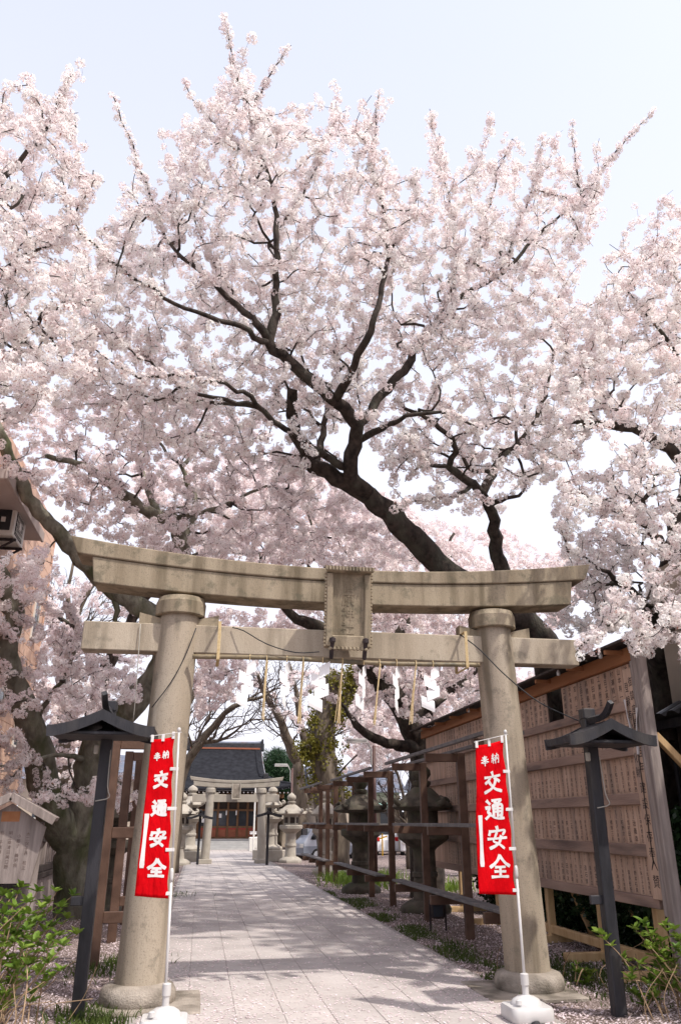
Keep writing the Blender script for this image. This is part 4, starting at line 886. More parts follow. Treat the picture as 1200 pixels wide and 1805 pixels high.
vehicle('hatchback', 'white hatchback with red tail lamps parked beyond the racks', (11.75, 51.5, -.1), R(105), hat_prof, 3.85, 1.65, 'car_white', None,
        [[(.35, 1.05), (.55, 1.42), (1.25, 1.48), (1.25, 1.03)], [(1.33, 1.03), (1.33, 1.48), (2.0, 1.45), (2.65, 1.03)]], (.72, 3.1), .30,
        [((.0, .66, 1.0), (.06, .22, .24), 'tail_red', 'tail_lamp'), ((.0, -.66, 1.0), (.06, .22, .24), 'tail_red', 'tail_lamp'), ((.20, 0, 1.30), (.06, 1.25, .36), 'glass_dark', 'rear_window')])
vehicle('small_truck', 'white small truck with dark windscreen parked beside the white hatchback', (13.1, 50.5, -.1), R(75), [(0.0, .3), (0.0, .95), (.08, 1.05), (.55, 1.75), (.8, 1.84), (3.3, 1.86), (3.35, .3)], 3.35, 1.5, 'car_white', None,
        [[(.45, 1.08), (.72, 1.6), (1.3, 1.62), (1.3, 1.06)]], (.6, 2.7), .28, [((.26, 0, 1.38), (.04, 1.2, .44), 'glass_dark', 'windscreen'), ((-.02, 0, .62), (.03, .33, .17), 'plate_green', 'number_plate'), ((-.01, .55, .78), (.04, .22, .14), 'off_white', 'headlight'), ((-.01, -.55, .78), (.04, .22, .14), 'off_white', 'headlight')], 'truck')
MB().beam((11.0, 49.6, 0), (11.0, 49.6, 1.25), .07, .07).beam((10.8, 49.6, .95), (11.3, 49.6, 1.1), .05, .08).build('hazard_barrier', 'hazard_yellow', origin=(11, 49.6, 0), label='small yellow barrier post beside the white hatchback', category='barrier')

# ------------------------------------------------------------------ street lamps, floodlight, sign, fence
def street_lamp(label, base, h, side):
    T = thing('street_lamp', label, 'street lamp', loc=base); o = np.array(base)
    MB().tube([o, o + (0, 0, h)], [.07, .055], 10).build('pole', 'pole_brown', T, smooth=True)
    MB().tube([o + (0, 0, h * .82), o + (side * .10, 0, h * .86), o + (side * .10, 0, h * .97), o + (side * .25, -.05, h * 1.03)], .026, 8).build('bracket_arm', 'concrete', T, smooth=True)
    hd = MB().box(o + (side * .62, -.1, h * 1.035), (.70, .26, .10), bev=.04).build('lamp_head', 'concrete', T)
    MB().box(o + (side * .62, -.1, h * 1.035 - .07), (.7, .26, .03)).build('diffuser', 'white_print', hd)
    return T
street_lamp('brown pole street lamp between the far torii and the ivy covered tree', (4.75, 43.5, 0), 4.6, -1)
street_lamp('brown pole street lamp standing behind the middle rack', (5.75, 27.0, 0), 4.35, -1)
fl = thing('floodlight', 'small black floodlight on the ground before the nearest rack', 'floodlight', loc=(4.55, 15.8, 0))
MB().box((4.55, 15.8, .34), (.24, .16, .26), bev=.03).build('housing', 'iron', fl); MB().box((4.53, 15.71, .34), (.18, .02, .18)).build('lens', 'glass_dark', fl)
for s in (-1, 1): MB().beam((4.55 + s * .15, 15.8, 0), (4.55 + s * .15, 15.8, .52), .025, .03).build('bracket', 'iron', fl)
MB().beam((4.40, 15.8, .52), (4.70, 15.8, .52), .03, .025).build('bracket', 'iron', fl)

sg = thing('notice_sign', 'grey wooden notice sign with gabled roof on the left', 'sign', loc=(-2.35, 11.0, 0))
sc_ = np.array([-2.43, 11.0, 0]); outline = [(-.42, 1.20), (.42, 1.20), (.52, 1.84), (.08, 2.12), (-.40, 1.84)]
m = MB().prism(outline, 'y', -.02, .02); m.v = [m.v[0] + sc_]; bd = m.build('board', 'grey_wood', sg)
for s in (-1, 1):
    a = sc_ + (.08, -.02, 2.22); b = sc_ + (.08 + s * .56, -.02, 1.93); MB().beam(a, b, .30, .055, bev=.006).build('roof_board', 'grey_wood', sg)
    MB().beam(a + (0, -.15, -.02), b + (0, -.15, -.02), .025, .10, bev=.004).build('barge_board', 'grey_wood', sg)
    MB().box(sc_ + (s * .36 + .08, .07, .95), (.08, .07, 1.9), bev=.008).build('post', 'grey_wood', sg)
m = MB(); rg = random.Random(9)
for x in np.arange(.36, -.42, -.105):
    for z in np.arange(1.78 - .05 * rg.random(), 1.30, -.055):
        if rg.random() < .8: put_glyph(m, rg.choice(NAMEK), sc_ + (x - .04, -.0215, z), (1, 0, 0), (0, 0, 1), .05)
m.build('faint_lettering', 'ink_faint', bd, kind='stuff')
MB().box(sc_ + (.08, -.0215, 1.965), (.22, .003, .12)).build('bare_wood_patch', 'board_top', bd)

FX = -3.95
fe = thing('picket_fence', 'weathered grey picket fence on a low boarded wall on the left', 'fence', loc=(FX, 20, 0))
pk = MB().box((0, 0, 0), (.05, .16, .62), bev=.006).mesh('picket', mats=('grey_wood',)); bk = MB().box((0, 0, 0), (.06, .62, .66), bev=.006).mesh('wall_board', mats=('grey_wood',))
for i in range(60): y = 12.2 + i * .30; link('picket', pk, fe, (0, y - 20, 1.18), (FX, y, 1.18))
for i in range(29): y = 12.3 + i * .63; link('wall_board', bk, fe, (.06, y - 20, .31), (FX + .06, y, .31))
for z, h, d, mm in ((1.50, .14, .16, 'dark_wood'), (.82, .16, .2, 'dark_wood'), (.66, .13, .26, 'dark_wood')): MB().box((FX + .02, 21.2, z), (d, 18.4, h), bev=.01).build('rail', mm, fe)
for y in np.arange(12.2, 30.4, 2.6): MB().box((FX + .0, y, .82), (.19, .19, 1.72), bev=.015).build('post', 'grey_wood', fe)

# ------------------------------------------------------------------ trees
def make_cluster(seed, nf, rad, fr, pm):
    rg = np.random.default_rng(seed); m = MB(); k = 0
    for i in range(nf):
        zc = 1 - 2 * (i + .5) / nf; ph = i * 2.39996 + rg.uniform(-.4, .4); rr = math.sqrt(max(0, 1 - zc * zc)); d = np.array([rr * math.cos(ph), rr * math.sin(ph), zc]) + rg.normal(0, .22, 3)
        d /= np.linalg.norm(d); c = d * rad * rg.uniform(.82, 1.1); nrm = d + rg.normal(0, .22, 3); nrm /= np.linalg.norm(nrm)
        u = np.cross(nrm, (0.3, .2, .9)); u /= np.linalg.norm(u); w = np.cross(nrm, u); r = fr * rg.uniform(.82, 1.15); a0 = rg.uniform(0, 6.28); cup = rg.uniform(.05, .35)
        for p in range(5):
            a = a0 + p * 1.2566; e = u * math.cos(a) + w * math.sin(a); s = np.cross(nrm, e)
            m.add([c + e * r * .06, c + e * r * .58 - s * r * .40 + nrm * r * cup * .35, c + e * r * 1.0 + nrm * r * cup, c + e * r * .58 + s * r * .40 + nrm * r * cup * .35], [(0, 1, 2, 3)])
        q = r * .17; m.add([c + u * q + nrm * r * .10, c + w * q + nrm * r * .10, c - u * q + nrm * r * .10, c - w * q + nrm * r * .10], [(0, 1, 2, 3)], 1)
    for i in range(4):
        d = rg.normal(0, 1, 3); d /= np.linalg.norm(d); s = np.cross(d, (0, 0, 1.0)) * .009; m.add([d * rad * .6 - s, d * rad * .6 + s, d * rad * 1.38], [(0, 1, 2)], 1)
    me = m.mesh('blossom_cluster_%d' % seed, mats=(pm, 'flower_heart')); return bpy.data.objects.new('blossom_cluster', me)
CL = {pm: [make_cluster(s + (0 if pm == 'petal' else 50), 22, .084, .034, pm) for s in range(5)] for pm in ('petal', 'petal_pink')}

def gn_instancer(name, sources):
    ng = bpy.data.node_groups.new(name, 'GeometryNodeTree'); ng.interface.new_socket('Geometry', in_out='INPUT', socket_type='NodeSocketGeometry'); ng.interface.new_socket('Geometry', in_out='OUTPUT', socket_type='NodeSocketGeometry')
    N = ng.nodes; L = ng.links; gi = N.new('NodeGroupInput'); go = N.new('NodeGroupOutput'); g2i = N.new('GeometryNodeGeometryToInstance')
    for o in reversed(sources):
        oi = N.new('GeometryNodeObjectInfo'); oi.inputs['Object'].default_value = o; oi.inputs['As Instance'].default_value = False; L.new(oi.outputs['Geometry'], g2i.inputs[0])
    ip = N.new('GeometryNodeInstanceOnPoints'); ip.inputs['Pick Instance'].default_value = True
    def attr(nm, tp):
        a = N.new('GeometryNodeInputNamedAttribute'); a.data_type = tp; a.inputs['Name'].default_value = nm; return a.outputs[0]
    L.new(gi.outputs[0], ip.inputs['Points']); L.new(g2i.outputs[0], ip.inputs['Instance'])
    L.new(attr('pick', 'INT'), ip.inputs['Instance Index']); L.new(attr('rot', 'FLOAT_VECTOR'), ip.inputs['Rotation']); L.new(attr('size', 'FLOAT'), ip.inputs['Scale'])
    L.new(ip.outputs[0], go.inputs[0]); return ng
GN = {pm: gn_instancer('blossom_' + pm, CL[pm]) for pm in CL}
def scatter_object(name, P, size, ng, nvar, parent, seed, **tags):
    rg = np.random.default_rng(seed); n = len(P); me = bpy.data.meshes.new(name); off = ORIGIN[parent.name]
    me.vertices.add(n); me.vertices.foreach_set('co', (np.asarray(P) - off).astype(np.float32).ravel())
    a = me.attributes.new('pick', 'INT', 'POINT'); a.data.foreach_set('value', rg.integers(0, nvar, n).astype(np.int32))
    a = me.attributes.new('rot', 'FLOAT_VECTOR', 'POINT'); a.data.foreach_set('vector', rg.uniform(0, 6.283, (n, 3)).astype(np.float32).ravel())
    a = me.attributes.new('size', 'FLOAT', 'POINT'); a.data.foreach_set('value', np.asarray(size, np.float32)); me.update()
    o = link(name, me, parent, (0, 0, 0), off, **tags); md = o.modifiers.new('scatter', 'NODES'); md.node_group = ng; return o

def in_poly(x, y, poly):
    c = False; j = len(poly) - 1
    for i in range(len(poly)):
        xi, yi = poly[i]; xj, yj = poly[j]
        if (yi > y) != (yj > y) and x < (xj - xi) * (y - yi) / (yj - yi) + xi: c = not c
        j = i
    return c
def fill(poly, n, depth, seed, holes=(), clump=.9, freq=.55):
    """n points in a crown: an outline as seen along the path, spread through a real depth range"""
    rg = random.Random(seed); x0, x1 = min(p[0] for p in poly), max(p[0] for p in poly); y0, y1 = min(p[1] for p in poly), max(p[1] for p in poly); out = []; tries = 0
    while len(out) < n and tries < n * 60:
        tries += 1; x, y = rg.uniform(x0, x1), rg.uniform(y0, y1)
        if not in_poly(x, y, poly) or any(in_poly(x, y, h) for h in holes): continue
        lo, hi = depth(x, y); p = at(x, y, rg.uniform(lo, hi))
        if p[2] < .8: continue
        if mnoise.noise(Vector(p * freq) + Vector((seed, 0, 0))) * clump + rg.uniform(-.45, .45) < -.12: continue
        out.append(p)
    return np.array(out)
def grow(limbs, targets, seed, bias=.10, maxd=3.2, step=.28, limb_step=.22, tip=.0078, droop=0.0, tang=.45):
    rg = np.random.default_rng(seed); cap = 60000
    pos = np.zeros((cap, 3)); par = np.full(cap, -1); fix = np.zeros(cap); plen = np.zeros(cap); isl = np.zeros(cap, bool); drc = np.zeros((cap, 3)); n = 0
    for li, (P, r0, r1) in enumerate(limbs):
        Q = catmull(np.array(P, float), limb_step); t = np.linspace(0, 1, len(Q)); rr = r0 + (r1 - r0) * t if li == 0 else r1 + (r0 - r1) * (1 - t) ** 1.5
        if li == 0: prev = -1; start = 0
        else: prev = int(np.argmin(np.linalg.norm(pos[:n] - Q[0], axis=1))); start = 0 if np.linalg.norm(pos[prev] - Q[0]) > .12 else 1
        for k in range(start, len(Q)):
            q = Q[k] + (rg.normal(0, .02, 3) if 0 < k < len(Q) - 1 else 0); pos[n] = q; par[n] = prev; fix[n] = rr[k]; isl[n] = True
            if prev >= 0: d = q - pos[prev]; plen[n] = plen[prev] + np.linalg.norm(d); drc[n] = d / max(1e-6, np.linalg.norm(d))
            else: drc[n] = (0, 0, 1)
            prev = n; n += 1
    T = np.asarray(targets)
    if len(T):
        dm = np.array([np.min(np.linalg.norm(pos[:n] - t, axis=1)) for t in T]); order = np.argsort(dm)
        for ti in order:
            a = T[ti]; d = np.linalg.norm(pos[:n] - a, axis=1); c = d + bias * plen[:n] + np.where(fix[:n] > .12, .25, 0); i = int(np.argmin(c)); dd = d[i]
            if dd < .16 or dd > maxd or n > cap - 40: continue
            v = (a - pos[i]) / dd; p1 = pos[i] + (drc[i] * tang + v * (1 - tang)) * dd * .42 + np.array([0, 0, -droop * dd]); k = max(2, int(math.ceil(dd / step)))
            prev = i
            for s in range(1, k + 1):
                t = s / k; q = (1 - t) ** 2 * pos[i] + 2 * t * (1 - t) * p1 + t * t * a
                if s < k: q = q + rg.normal(0, .028 if tang > .3 else .012, 3)
                dv = q - pos[prev]; L_ = max(1e-6, np.linalg.norm(dv)); pos[n] = q; par[n] = prev; drc[n] = dv / L_; plen[n] = plen[prev] + L_; prev = n; n += 1
    acc = np.zeros(n); E_ = 2.0
    kids = np.zeros(n, int)
    for i in range(n - 1, -1, -1):
        if acc[i] == 0: acc[i] = tip ** E_
        if par[i] >= 0: acc[par[i]] += acc[i] * (1.0 if not isl[i] else .3); kids[par[i]] += 1
    rad = acc ** (1 / E_)
    for i in range(n):
        if isl[i]: rad[i] = max(fix[i], min(rad[i], fix[i] * 1.05))
        elif par[i] >= 0: rad[i] = min(rad[i], rad[par[i]] * .88, .055)
    return pos[:n], par[:n], rad, isl[:n], drc[:n], plen[:n]
def branch_mesh(pos, par, rad, sel=None, wob=.25):
    n = len(pos); ch = [[] for _ in range(n)]
    for i in range(n):
        if par[i] >= 0: ch[par[i]].append(i)
    thick = MB(); thin = MB(); stack = [(0, -1)]
    while stack:
        s, p0 = stack.pop(); chain = [s] if p0 < 0 else [p0, s]; cur = s
        while ch[cur]:
            ks = sorted(ch[cur], key=lambda k: -rad[k]); nx = ks[0]
            for k in ks[1:]: stack.append((k, cur))
            chain.append(nx); cur = nx
        if len(chain) < 2: continue
        rr = rad[chain].copy()
        if p0 >= 0: rr[0] = rr[1]
        rmax = rr.max()
        if rmax > .05: 
            thick.tube(pos[chain], rr, 14 if rmax > .12 else 8, cap=True, wob=wob)
        else: thin.tube(pos[chain], rr, 4 if rmax > .014 else 3, cap=False)
    return thick, thin
def blossoms(pos, par, rad, isl, seed, spacing, rmax=.0170, spread=(.01, .09), size=(.75, 1.25), keep=None):
    rg = np.random.default_rng(seed); P = []; S = []
    for i in range(len(pos)):
        if par[i] < 0 or rad[i] > (.03 if isl[i] else rmax): continue
        a, b = pos[par[i]], pos[i]; L_ = np.linalg.norm(b - a); sl = isl[i]; k = L_ / (spacing * ((.42 + .5 * max(0, mnoise.noise(Vector(b * 1.7)))) if sl else 1)); k = int(k) + (rg.random() < k - int(k))
        for _ in range(k):
            q = a + (b - a) * rg.random(); d = rg.normal(0, 1, 3); d /= np.linalg.norm(d); q = q + d * rg.uniform(*spread)
            if keep is not None and not keep(q, rg): continue
            P.append(q); S.append(rg.uniform(*size) * ((.62 + .45 * min(1.0, rad[i] / .02)) if sl else 1))
    return np.array(P), np.array(S)
NB = [0]
def cherry(label, limbs, targets, seed, spacing, bark='bark', pm='petal', size=(.55, 1.05), group='cherry trees in blossom', keep=None, **kw):
    pos, par, rad, isl, drc, plen = grow(limbs, targets, seed, **kw)
    T = thing('cherry_tree', label, 'tree', group, loc=tuple(pos[0]))
    th, tn = branch_mesh(pos, par, rad)
    o = th.build('trunk', bark, T, smooth=True)
    if tn.v: tn.build('twigs', 'bark', T, kind='stuff')
    P, S = blossoms(pos, par, rad, isl, seed + 1, spacing, size=size, keep=keep); NB[0] += len(P)
    scatter_object('crown', P, S, GN[pm], 5, T, seed + 2, kind='stuff'); return T
def pl(*pts): return [at(*p) for p in pts]
# --- main cherry: two leaning stems rising from behind the name board
def d1(x, y):
    c = 10.0 + (y - 100) / 900 * 4.2 + (x - 600) / 600 * .6; return c - 1.3, c + 3.2
def dY(y): return 10.0 + (y - 100) / 900 * 4.2
def q1(x, y, o=0.0): return at(x, y, dY(y) + o)
Lm = []
Lm.append(([np.array([8.1, 16.2, -.15]), at(1000, 1330, 15.6), at(985, 1230, 15.3), at(945, 1120, 14.8), at(870, 1062, 14.6), q1(783, 1004, .2), q1(717, 937), q1(683, 900), q1(650, 874), q1(608, 848), q1(554, 822), q1(540, 800), q1(519, 750, -.4), q1(515, 690, -.6)], .46, .10))
Lm.append(([q1(650, 874), q1(617, 838, -.2), q1(621, 800, -.3), q1(629, 750, -.4), q1(592, 708, -.6), q1(550, 675, -.8), q1(512, 637, -.9), q1(474, 605, -1.0), q1(486, 570, -.9), q1(487, 520, -.7), q1(489, 460, -.6), q1(485, 420, -.5), q1(487, 360, -.3), q1(470, 300, -.2), q1(440, 200, 0), q1(415, 120, 0), q1(394, 28, 0)], .165, .012))
Lm.append(([q1(629, 750, -.4), q1(650, 725, -.2), q1(683, 683, 0), q1(717, 646, .2), q1(727, 622, .3), q1(750, 592, .4), q1(775, 567, .5), q1(812, 520, .5), q1(875, 488, .6), q1(960, 402, .7), q1(1020, 355, .6), q1(1075, 280, .5), q1(1150, 197, .5)], .115, .010))
Lm.append(([q1(592, 706, -.6), q1(617, 658, -1.1), q1(633, 625, -1.3), q1(652, 583, -1.5), q1(672, 520, -1.3), q1(684, 450, -1.0), q1(676, 370, -.6), q1(655, 280, -.2), q1(668, 160, 0)], .085, .010))
Lm.append(([q1(637, 775, -.3), q1(683, 750, -.9), q1(717, 735, -1.3), q1(758, 729, -1.5), q1(804, 733, -1.6), q1(850, 756, -1.7)], .075, .02))
Lm.append(([q1(612, 825, -.1), q1(575, 804, -.4), q1(525, 775, -.8), q1(492, 750, -1.0), q1(452, 716, -1.2), q1(396, 706, -1.3), q1(333, 687, -1.3), q1(292, 662, -1.2), q1(246, 625, -1.0), q1(190, 590, -.8)], .085, .015))
Lm.append(([q1(471, 727, -1.1), q1(417, 683, -1.6), q1(342, 667, -1.8), q1(285, 664, -1.9), q1(225, 660, -2.0), q1(150, 600, -2.0)], .05, .012))
Lm.append(([q1(452, 716, -1.2), q1(342, 704, -.6), q1(292, 702, -.4), q1(246, 714, -.3), q1(167, 712, -.2)], .04, .012))
Lm.append(([q1(554, 822), q1(566, 780, .5), q1(572, 745, .8), q1(577, 712, .9)], .10, .05))
Lm.append(([q1(474, 605, -1.0), q1(454, 571, -1.0), q1(404, 525, -.8), q1(362, 487, -.6), q1(300, 430, -.3), q1(262, 335, 0), q1(232, 255, 0), q1(200, 170, 0)], .07, .010))
Lm.append(([q1(474, 605, -1.0), q1(410, 570, -1.6), q1(346, 550, -1.8), q1(271, 512, -1.8), q1(217, 475, -1.6), q1(175, 440, -1.2), q1(118, 372, -1.0), q1(112, 262, -.8)], .055, .010))
Lm.append(([at(945, 1120, 14.8), at(912, 1050, 14.6), q1(885, 1004, .5), q1(873, 950, .4), q1(867, 904, .3), q1(850, 872, .2), q1(825, 848, 0), q1(792, 822, -.2), q1(802, 794, -.3), q1(795, 772, -.4), q1(775, 754, -.4), q1(750, 737, -.5), q1(717, 721, -.6), q1(694, 702, -.6)], .22, .03))
Lm.append(([q1(850, 866, .2), q1(867, 833, .5), q1(892, 800, .8), q1(912, 783, 1.0), q1(960, 700, 1.2), q1(975, 620, 1.2)], .10, .025))
Lm.append(([q1(829, 860, .1), q1(796, 875, -.5), q1(742, 883, -.9), q1(692, 896, -1.2)], .05, .015))
Lm.append(([q1(792, 822, -.2), q1(760, 818, -.7), q1(737, 796, -1.0), q1(721, 771, -1.2)], .05, .02))
Lm.append(([q1(775, 822, -.3), q1(737, 823, -.6)], .045, .03))
Lm.append(([q1(871, 886, .3), q1(892, 880, 0), q1(914, 874, -.3)], .06, .04))
for sh in ([(440, 200), (470, 145), (513, 80)], [(470, 300), (400, 235), (352, 190), (322, 140)], [(800, 520), (800, 400), (775, 290), (757, 192)], [(760, 580), (840, 430), (872, 320), (902, 245)], [(875, 488), (930, 350), (955, 238)],
           [(1020, 355), (1012, 280), (1008, 215)], [(487, 420), (540, 330), (580, 240), (600, 200)], [(684, 450), (725, 370), (735, 300)], [(404, 525), (345, 390), (350, 320)], [(320, 420), (300, 350), (345, 300)]):
    Lm.append(([q1(*sh[0], -.2)] + [q1(x, y, .1 * i) for i, (x, y) in enumerate(sh[1:])], .03, .008))
H1 = [[(690, 830), (760, 800), (850, 900), (880, 990), (800, 960), (700, 880)], [(885, 880), (990, 900), (960, 990), (890, 1000)], [(330, 700), (430, 740), (540, 830), (420, 800)]]
poly1 = [(178, 400), (205, 335), (240, 325), (285, 360), (318, 320), (325, 240), (375, 185), (405, 140), (440, 180), (500, 200), (560, 235), (600, 215), (655, 245), (695, 300), (730, 305), (765, 285), (820, 290), (900, 285), (1000, 300), (1060, 320), (1010, 460), (985, 560), (1000, 640), (1040, 740), (985, 850), (900, 860), (800, 850), (700, 830), (620, 760), (540, 760), (430, 720), (200, 720), (130, 640), (140, 500), (175, 450)]
def shoots(line, n, depth, seed, length=(.5, 1.3), up=1.0):
    rg = random.Random(seed); out = []; L_ = np.array(line, float); seg = np.linalg.norm(np.diff(L_, axis=0), axis=1); c = np.concatenate([[0], np.cumsum(seg)])
    for _ in range(n):
        s = rg.uniform(0, c[-1]); i = min(len(seg) - 1, int(np.searchsorted(c, s)) - 1 if s > 0 else 0); p = L_[i] + (L_[i + 1] - L_[i]) * ((s - c[i]) / seg[i]); lo, hi = depth(*p)
        b = at(p[0], p[1] + 12, rg.uniform(lo, hi)); ox = (p[0] - 600) / 600; d = np.array([ox * .45 + rg.gauss(0, .35), rg.gauss(0, .35), up]); d /= np.linalg.norm(d); ln = rg.uniform(*length)
        for t in (0.0, .35, .7, 1.0): out.append(b + d * ln * t + np.array([rg.gauss(0, .03), rg.gauss(0, .03), 0]))
    return np.array(out)
TOP1 = [(205, 345), (240, 335), (290, 375), (320, 310), (335, 240), (400, 145), (440, 185), (500, 205), (560, 240), (600, 225), (660, 250), (730, 310), (765, 290), (820, 295), (900, 290), (1000, 305), (1055, 330), (1010, 460), (985, 560)]
t1 = np.vstack([shoots(TOP1, 75, d1, 28), fill(poly1, 3000, d1, 21, holes=H1), fill([(130, 640), (430, 720), (540, 760), (610, 800), (540, 850), (400, 820), (200, 780), (100, 720)], 260, d1, 22), fill([(640, 760), (1000, 740), (980, 880), (880, 900), (700, 900)], 120, d1, 23)])
cherry('large cherry tree with dark leaning trunk arching over the torii from behind the name board', Lm, t1, 101, .118)

# --- left cherry behind the notice sign: forked mossy trunk
def d3(x, y): return (14.2, 19.5) if y < 1010 else (14.5, 19.0)
b3 = at(140, 1600, 19.2); b3[2] = -.15
L3 = [([b3, at(132, 1530, 19.0), at(145, 1450, 18.8), at(163, 1340, 18.5), at(188, 1285, 18.2), at(228, 1248, 18), at(270, 1195, 17.8), at(300, 1130, 17.5), at(318, 1040, 17.2), at(320, 960, 17), at(306, 915, 16.8), at(280, 912, 16.5), at(233, 883, 16.2), at(175, 837, 16), at(137, 817, 15.8), at(83, 804, 15.5)], .46, .05),
      ([at(140, 1490, 18.9), at(95, 1435, 18.4), at(75, 1360, 18.0), at(55, 1275, 17.6), at(22, 1200, 17.2), at(8, 1140, 17.0), at(25, 1080, 16.8), at(-10, 1000, 16.5), at(-60, 900, 16.2)], .40, .16),
      ([at(300, 1130, 17.5), at(275, 1090, 17.0), at(200, 1040, 16.5), at(145, 985, 16.0), at(100, 935, 15.6), at(60, 890, 15.3), at(25, 825, 15.0), at(0, 765, 14.8), at(-40, 680, 14.5)], .25, .11),
      ([at(320, 960, 17), at(346, 887, 17.2), at(329, 850, 17.3), at(322, 825, 17.3), at(287, 787, 17.4), at(270, 750, 17.4)], .11, .03),
      ([at(324, 825, 17.3), at(342, 796, 17.6), at(375, 750, 17.8)], .06, .02),
      ([at(280, 912, 16.5), at(262, 867, 17), at(250, 821, 17.2), at(258, 775, 17.4), at(242, 721, 17.5)], .09, .03),
      ([at(306, 915, 16.8), at(400, 890, 16.5), at(470, 860, 16.2), at(560, 880, 16)], .07, .02),
      ([at(55, 1275, 17.6), at(110, 1200, 17.0), at(140, 1120, 16.6), at(120, 1060, 16.4)], .07, .02),
      ([at(163, 1340, 18.5), at(110, 1330, 17.6), at(60, 1340, 17), at(0, 1350, 16.5)], .07, .02),
      ([at(200, 1040, 16.5), at(205, 1090, 16.6), at(190, 1130, 16.7)], .09, .03)]
t3 = np.vstack([fill([(55, 960), (100, 980), (95, 1060), (-20, 1060), (-20, 1010)], 45, lambda x, y: (13.2, 15.5), 36), fill([(-90, 740), (60, 690), (200, 690), (330, 700), (450, 740), (580, 820), (660, 905), (740, 985), (600, 1000), (430, 990), (250, 975), (120, 930), (30, 860), (-90, 900)], 1250, d3, 31),
                fill([(-90, 1010), (70, 1000), (110, 1050), (140, 1060), (150, 1150), (245, 1180), (258, 1230), (200, 1265), (120, 1290), (60, 1250), (-90, 1290)], 430, d3, 33), fill([(-60, 1270), (60, 1290), (110, 1400), (230, 1330), (250, 1430), (60, 1420), (-60, 1400)], 90, lambda x, y: (15.5, 17.5), 34)])
cherry('mossy forked cherry tree standing behind the small notice sign on the left', L3, t3, 201, .112, bark='bark_mossy', pm='petal_pink')

# --- right-hand cherry by the house, with low sprays in front of the torii's right end
b4 = np.array([8.3, 13.4, -.15])
L4 = [([b4, at(1180, 1300, 13.0), at(1172, 1180, 12.6), at(1165, 1110, 12.1), at(1185, 1000, 11.7), at(1215, 850, 11.4), at(1240, 700, 11.2), at(1250, 560, 11), at(1260, 440, 10.8)], .42, .05),
      ([at(1215, 850, 11.4), at(1190, 800, 11.3), at(1113, 757, 11.2), at(1043, 747, 11.1), at(1005, 742, 11.0)], .13, .06),
      ([at(1165, 1110, 12.1), at(1120, 1050, 11.4), at(1060, 1000, 10.9), at(1010, 975, 10.9)], .13, .02),
      ([at(1185, 1000, 11.7), at(1150, 940, 11.0), at(1100, 905, 10.5), at(1040, 880, 10.2), at(990, 850, 10.0)], .10, .015),
      ([at(1165, 1110, 12.1), at(1150, 1070, 10.9), at(1110, 1080, 9.9), at(1060, 1110, 9.2), at(1015, 1150, 8.9)], .08, .010),
      ([at(1150, 1070, 10.9), at(1180, 1090, 9.8), at(1150, 1130, 9.2), at(1120, 1150, 9.0)], .05, .010),
      ([at(1240, 700, 11.2), at(1197, 635, 10.8), at(1175, 598, 10.6), at(1120, 530, 10.4), at(1085, 490, 10.3)], .09, .012),
      ([at(1250, 560, 11), at(1200, 500, 10.7), at(1160, 450, 10.6), at(1150, 418, 10.6)], .05, .010),
      ([at(1113, 757, 11.2), at(1060, 690, 10.8), at(1020, 640, 10.7)], .05, .012)]
t4 = np.vstack([fill([(975, 560), (1060, 510), (1070, 720), (980, 700)], 150, lambda x, y: (9.6, 12.6), 45), fill([(940, 1050), (1000, 1000), (1075, 1030), (1085, 1120), (1000, 1125)], 110, lambda x, y: (11.2, 13.6), 46), shoots([(1050, 570), (1075, 520), (1115, 465), (1165, 435), (1235, 405)], 26, lambda x, y: (9.2, 12.4), 48), fill([(1065, 520), (1110, 460), (1160, 430), (1230, 400), (1330, 420), (1330, 1000), (1250, 1110), (1130, 1060), (1040, 1060), (1000, 1010), (975, 900), (985, 860), (1010, 830), (975, 790), (1010, 660), (1045, 570)], 1350, lambda x, y: ((9.0, 12.6) if y < 930 or x > 1130 else (10.9, 13.2)), 41, holes=[[(1040, 755), (1110, 765), (1070, 830), (1030, 850)], [(880, 880), (970, 900), (930, 985), (885, 990)]]),
                fill([(1060, 1060), (1120, 1010), (1230, 1050), (1230, 1150), (1180, 1170), (1120, 1120), (1060, 1130), (1060, 1130)], 80, lambda x, y: (8.6, 10.0), 43), fill([(1010, 1120), (1060, 1120), (1050, 1165), (1015, 1170)], 14, lambda x, y: (8.7, 9.2), 44)])
cherry('cherry tree beside the beige house with low blossom sprays before the torii\'s right end', L4, t4, 301, .118)

# --- cherry off to the left whose branches enter high in the picture
L6 = [([np.array([-6.6, 11.5, -.15]), np.array([-6.5, 11.3, 2.5]), at(-120, 800, 10.8), at(-90, 690, 10.4), at(0, 602, 10.0), at(50, 575, 9.8), at(95, 545, 9.6), at(135, 530, 9.5)], .34, .012),
      ([at(-90, 690, 10.4), at(-110, 560, 10.2), at(-60, 420, 9.9), at(0, 330, 9.6), at(40, 280, 9.5), at(75, 240, 9.4), at(105, 175, 9.3), at(133, 128, 9.3)], .14, .009),
      ([at(-60, 420, 9.9), at(-20, 300, 9.6), at(0, 200, 9.4), at(10, 160, 9.4)], .05, .009), ([at(-60, 500, 10), at(30, 460, 9.7), at(100, 420, 9.5), at(150, 350, 9.4), at(165, 300, 9.4)], .05, .009), ([at(75, 240, 9.4), at(70, 190, 9.3), at(45, 165, 9.3)], .02, .008), ([at(0, 602, 10.0), at(20, 500, 9.7), at(70, 420, 9.6)], .04, .01)]
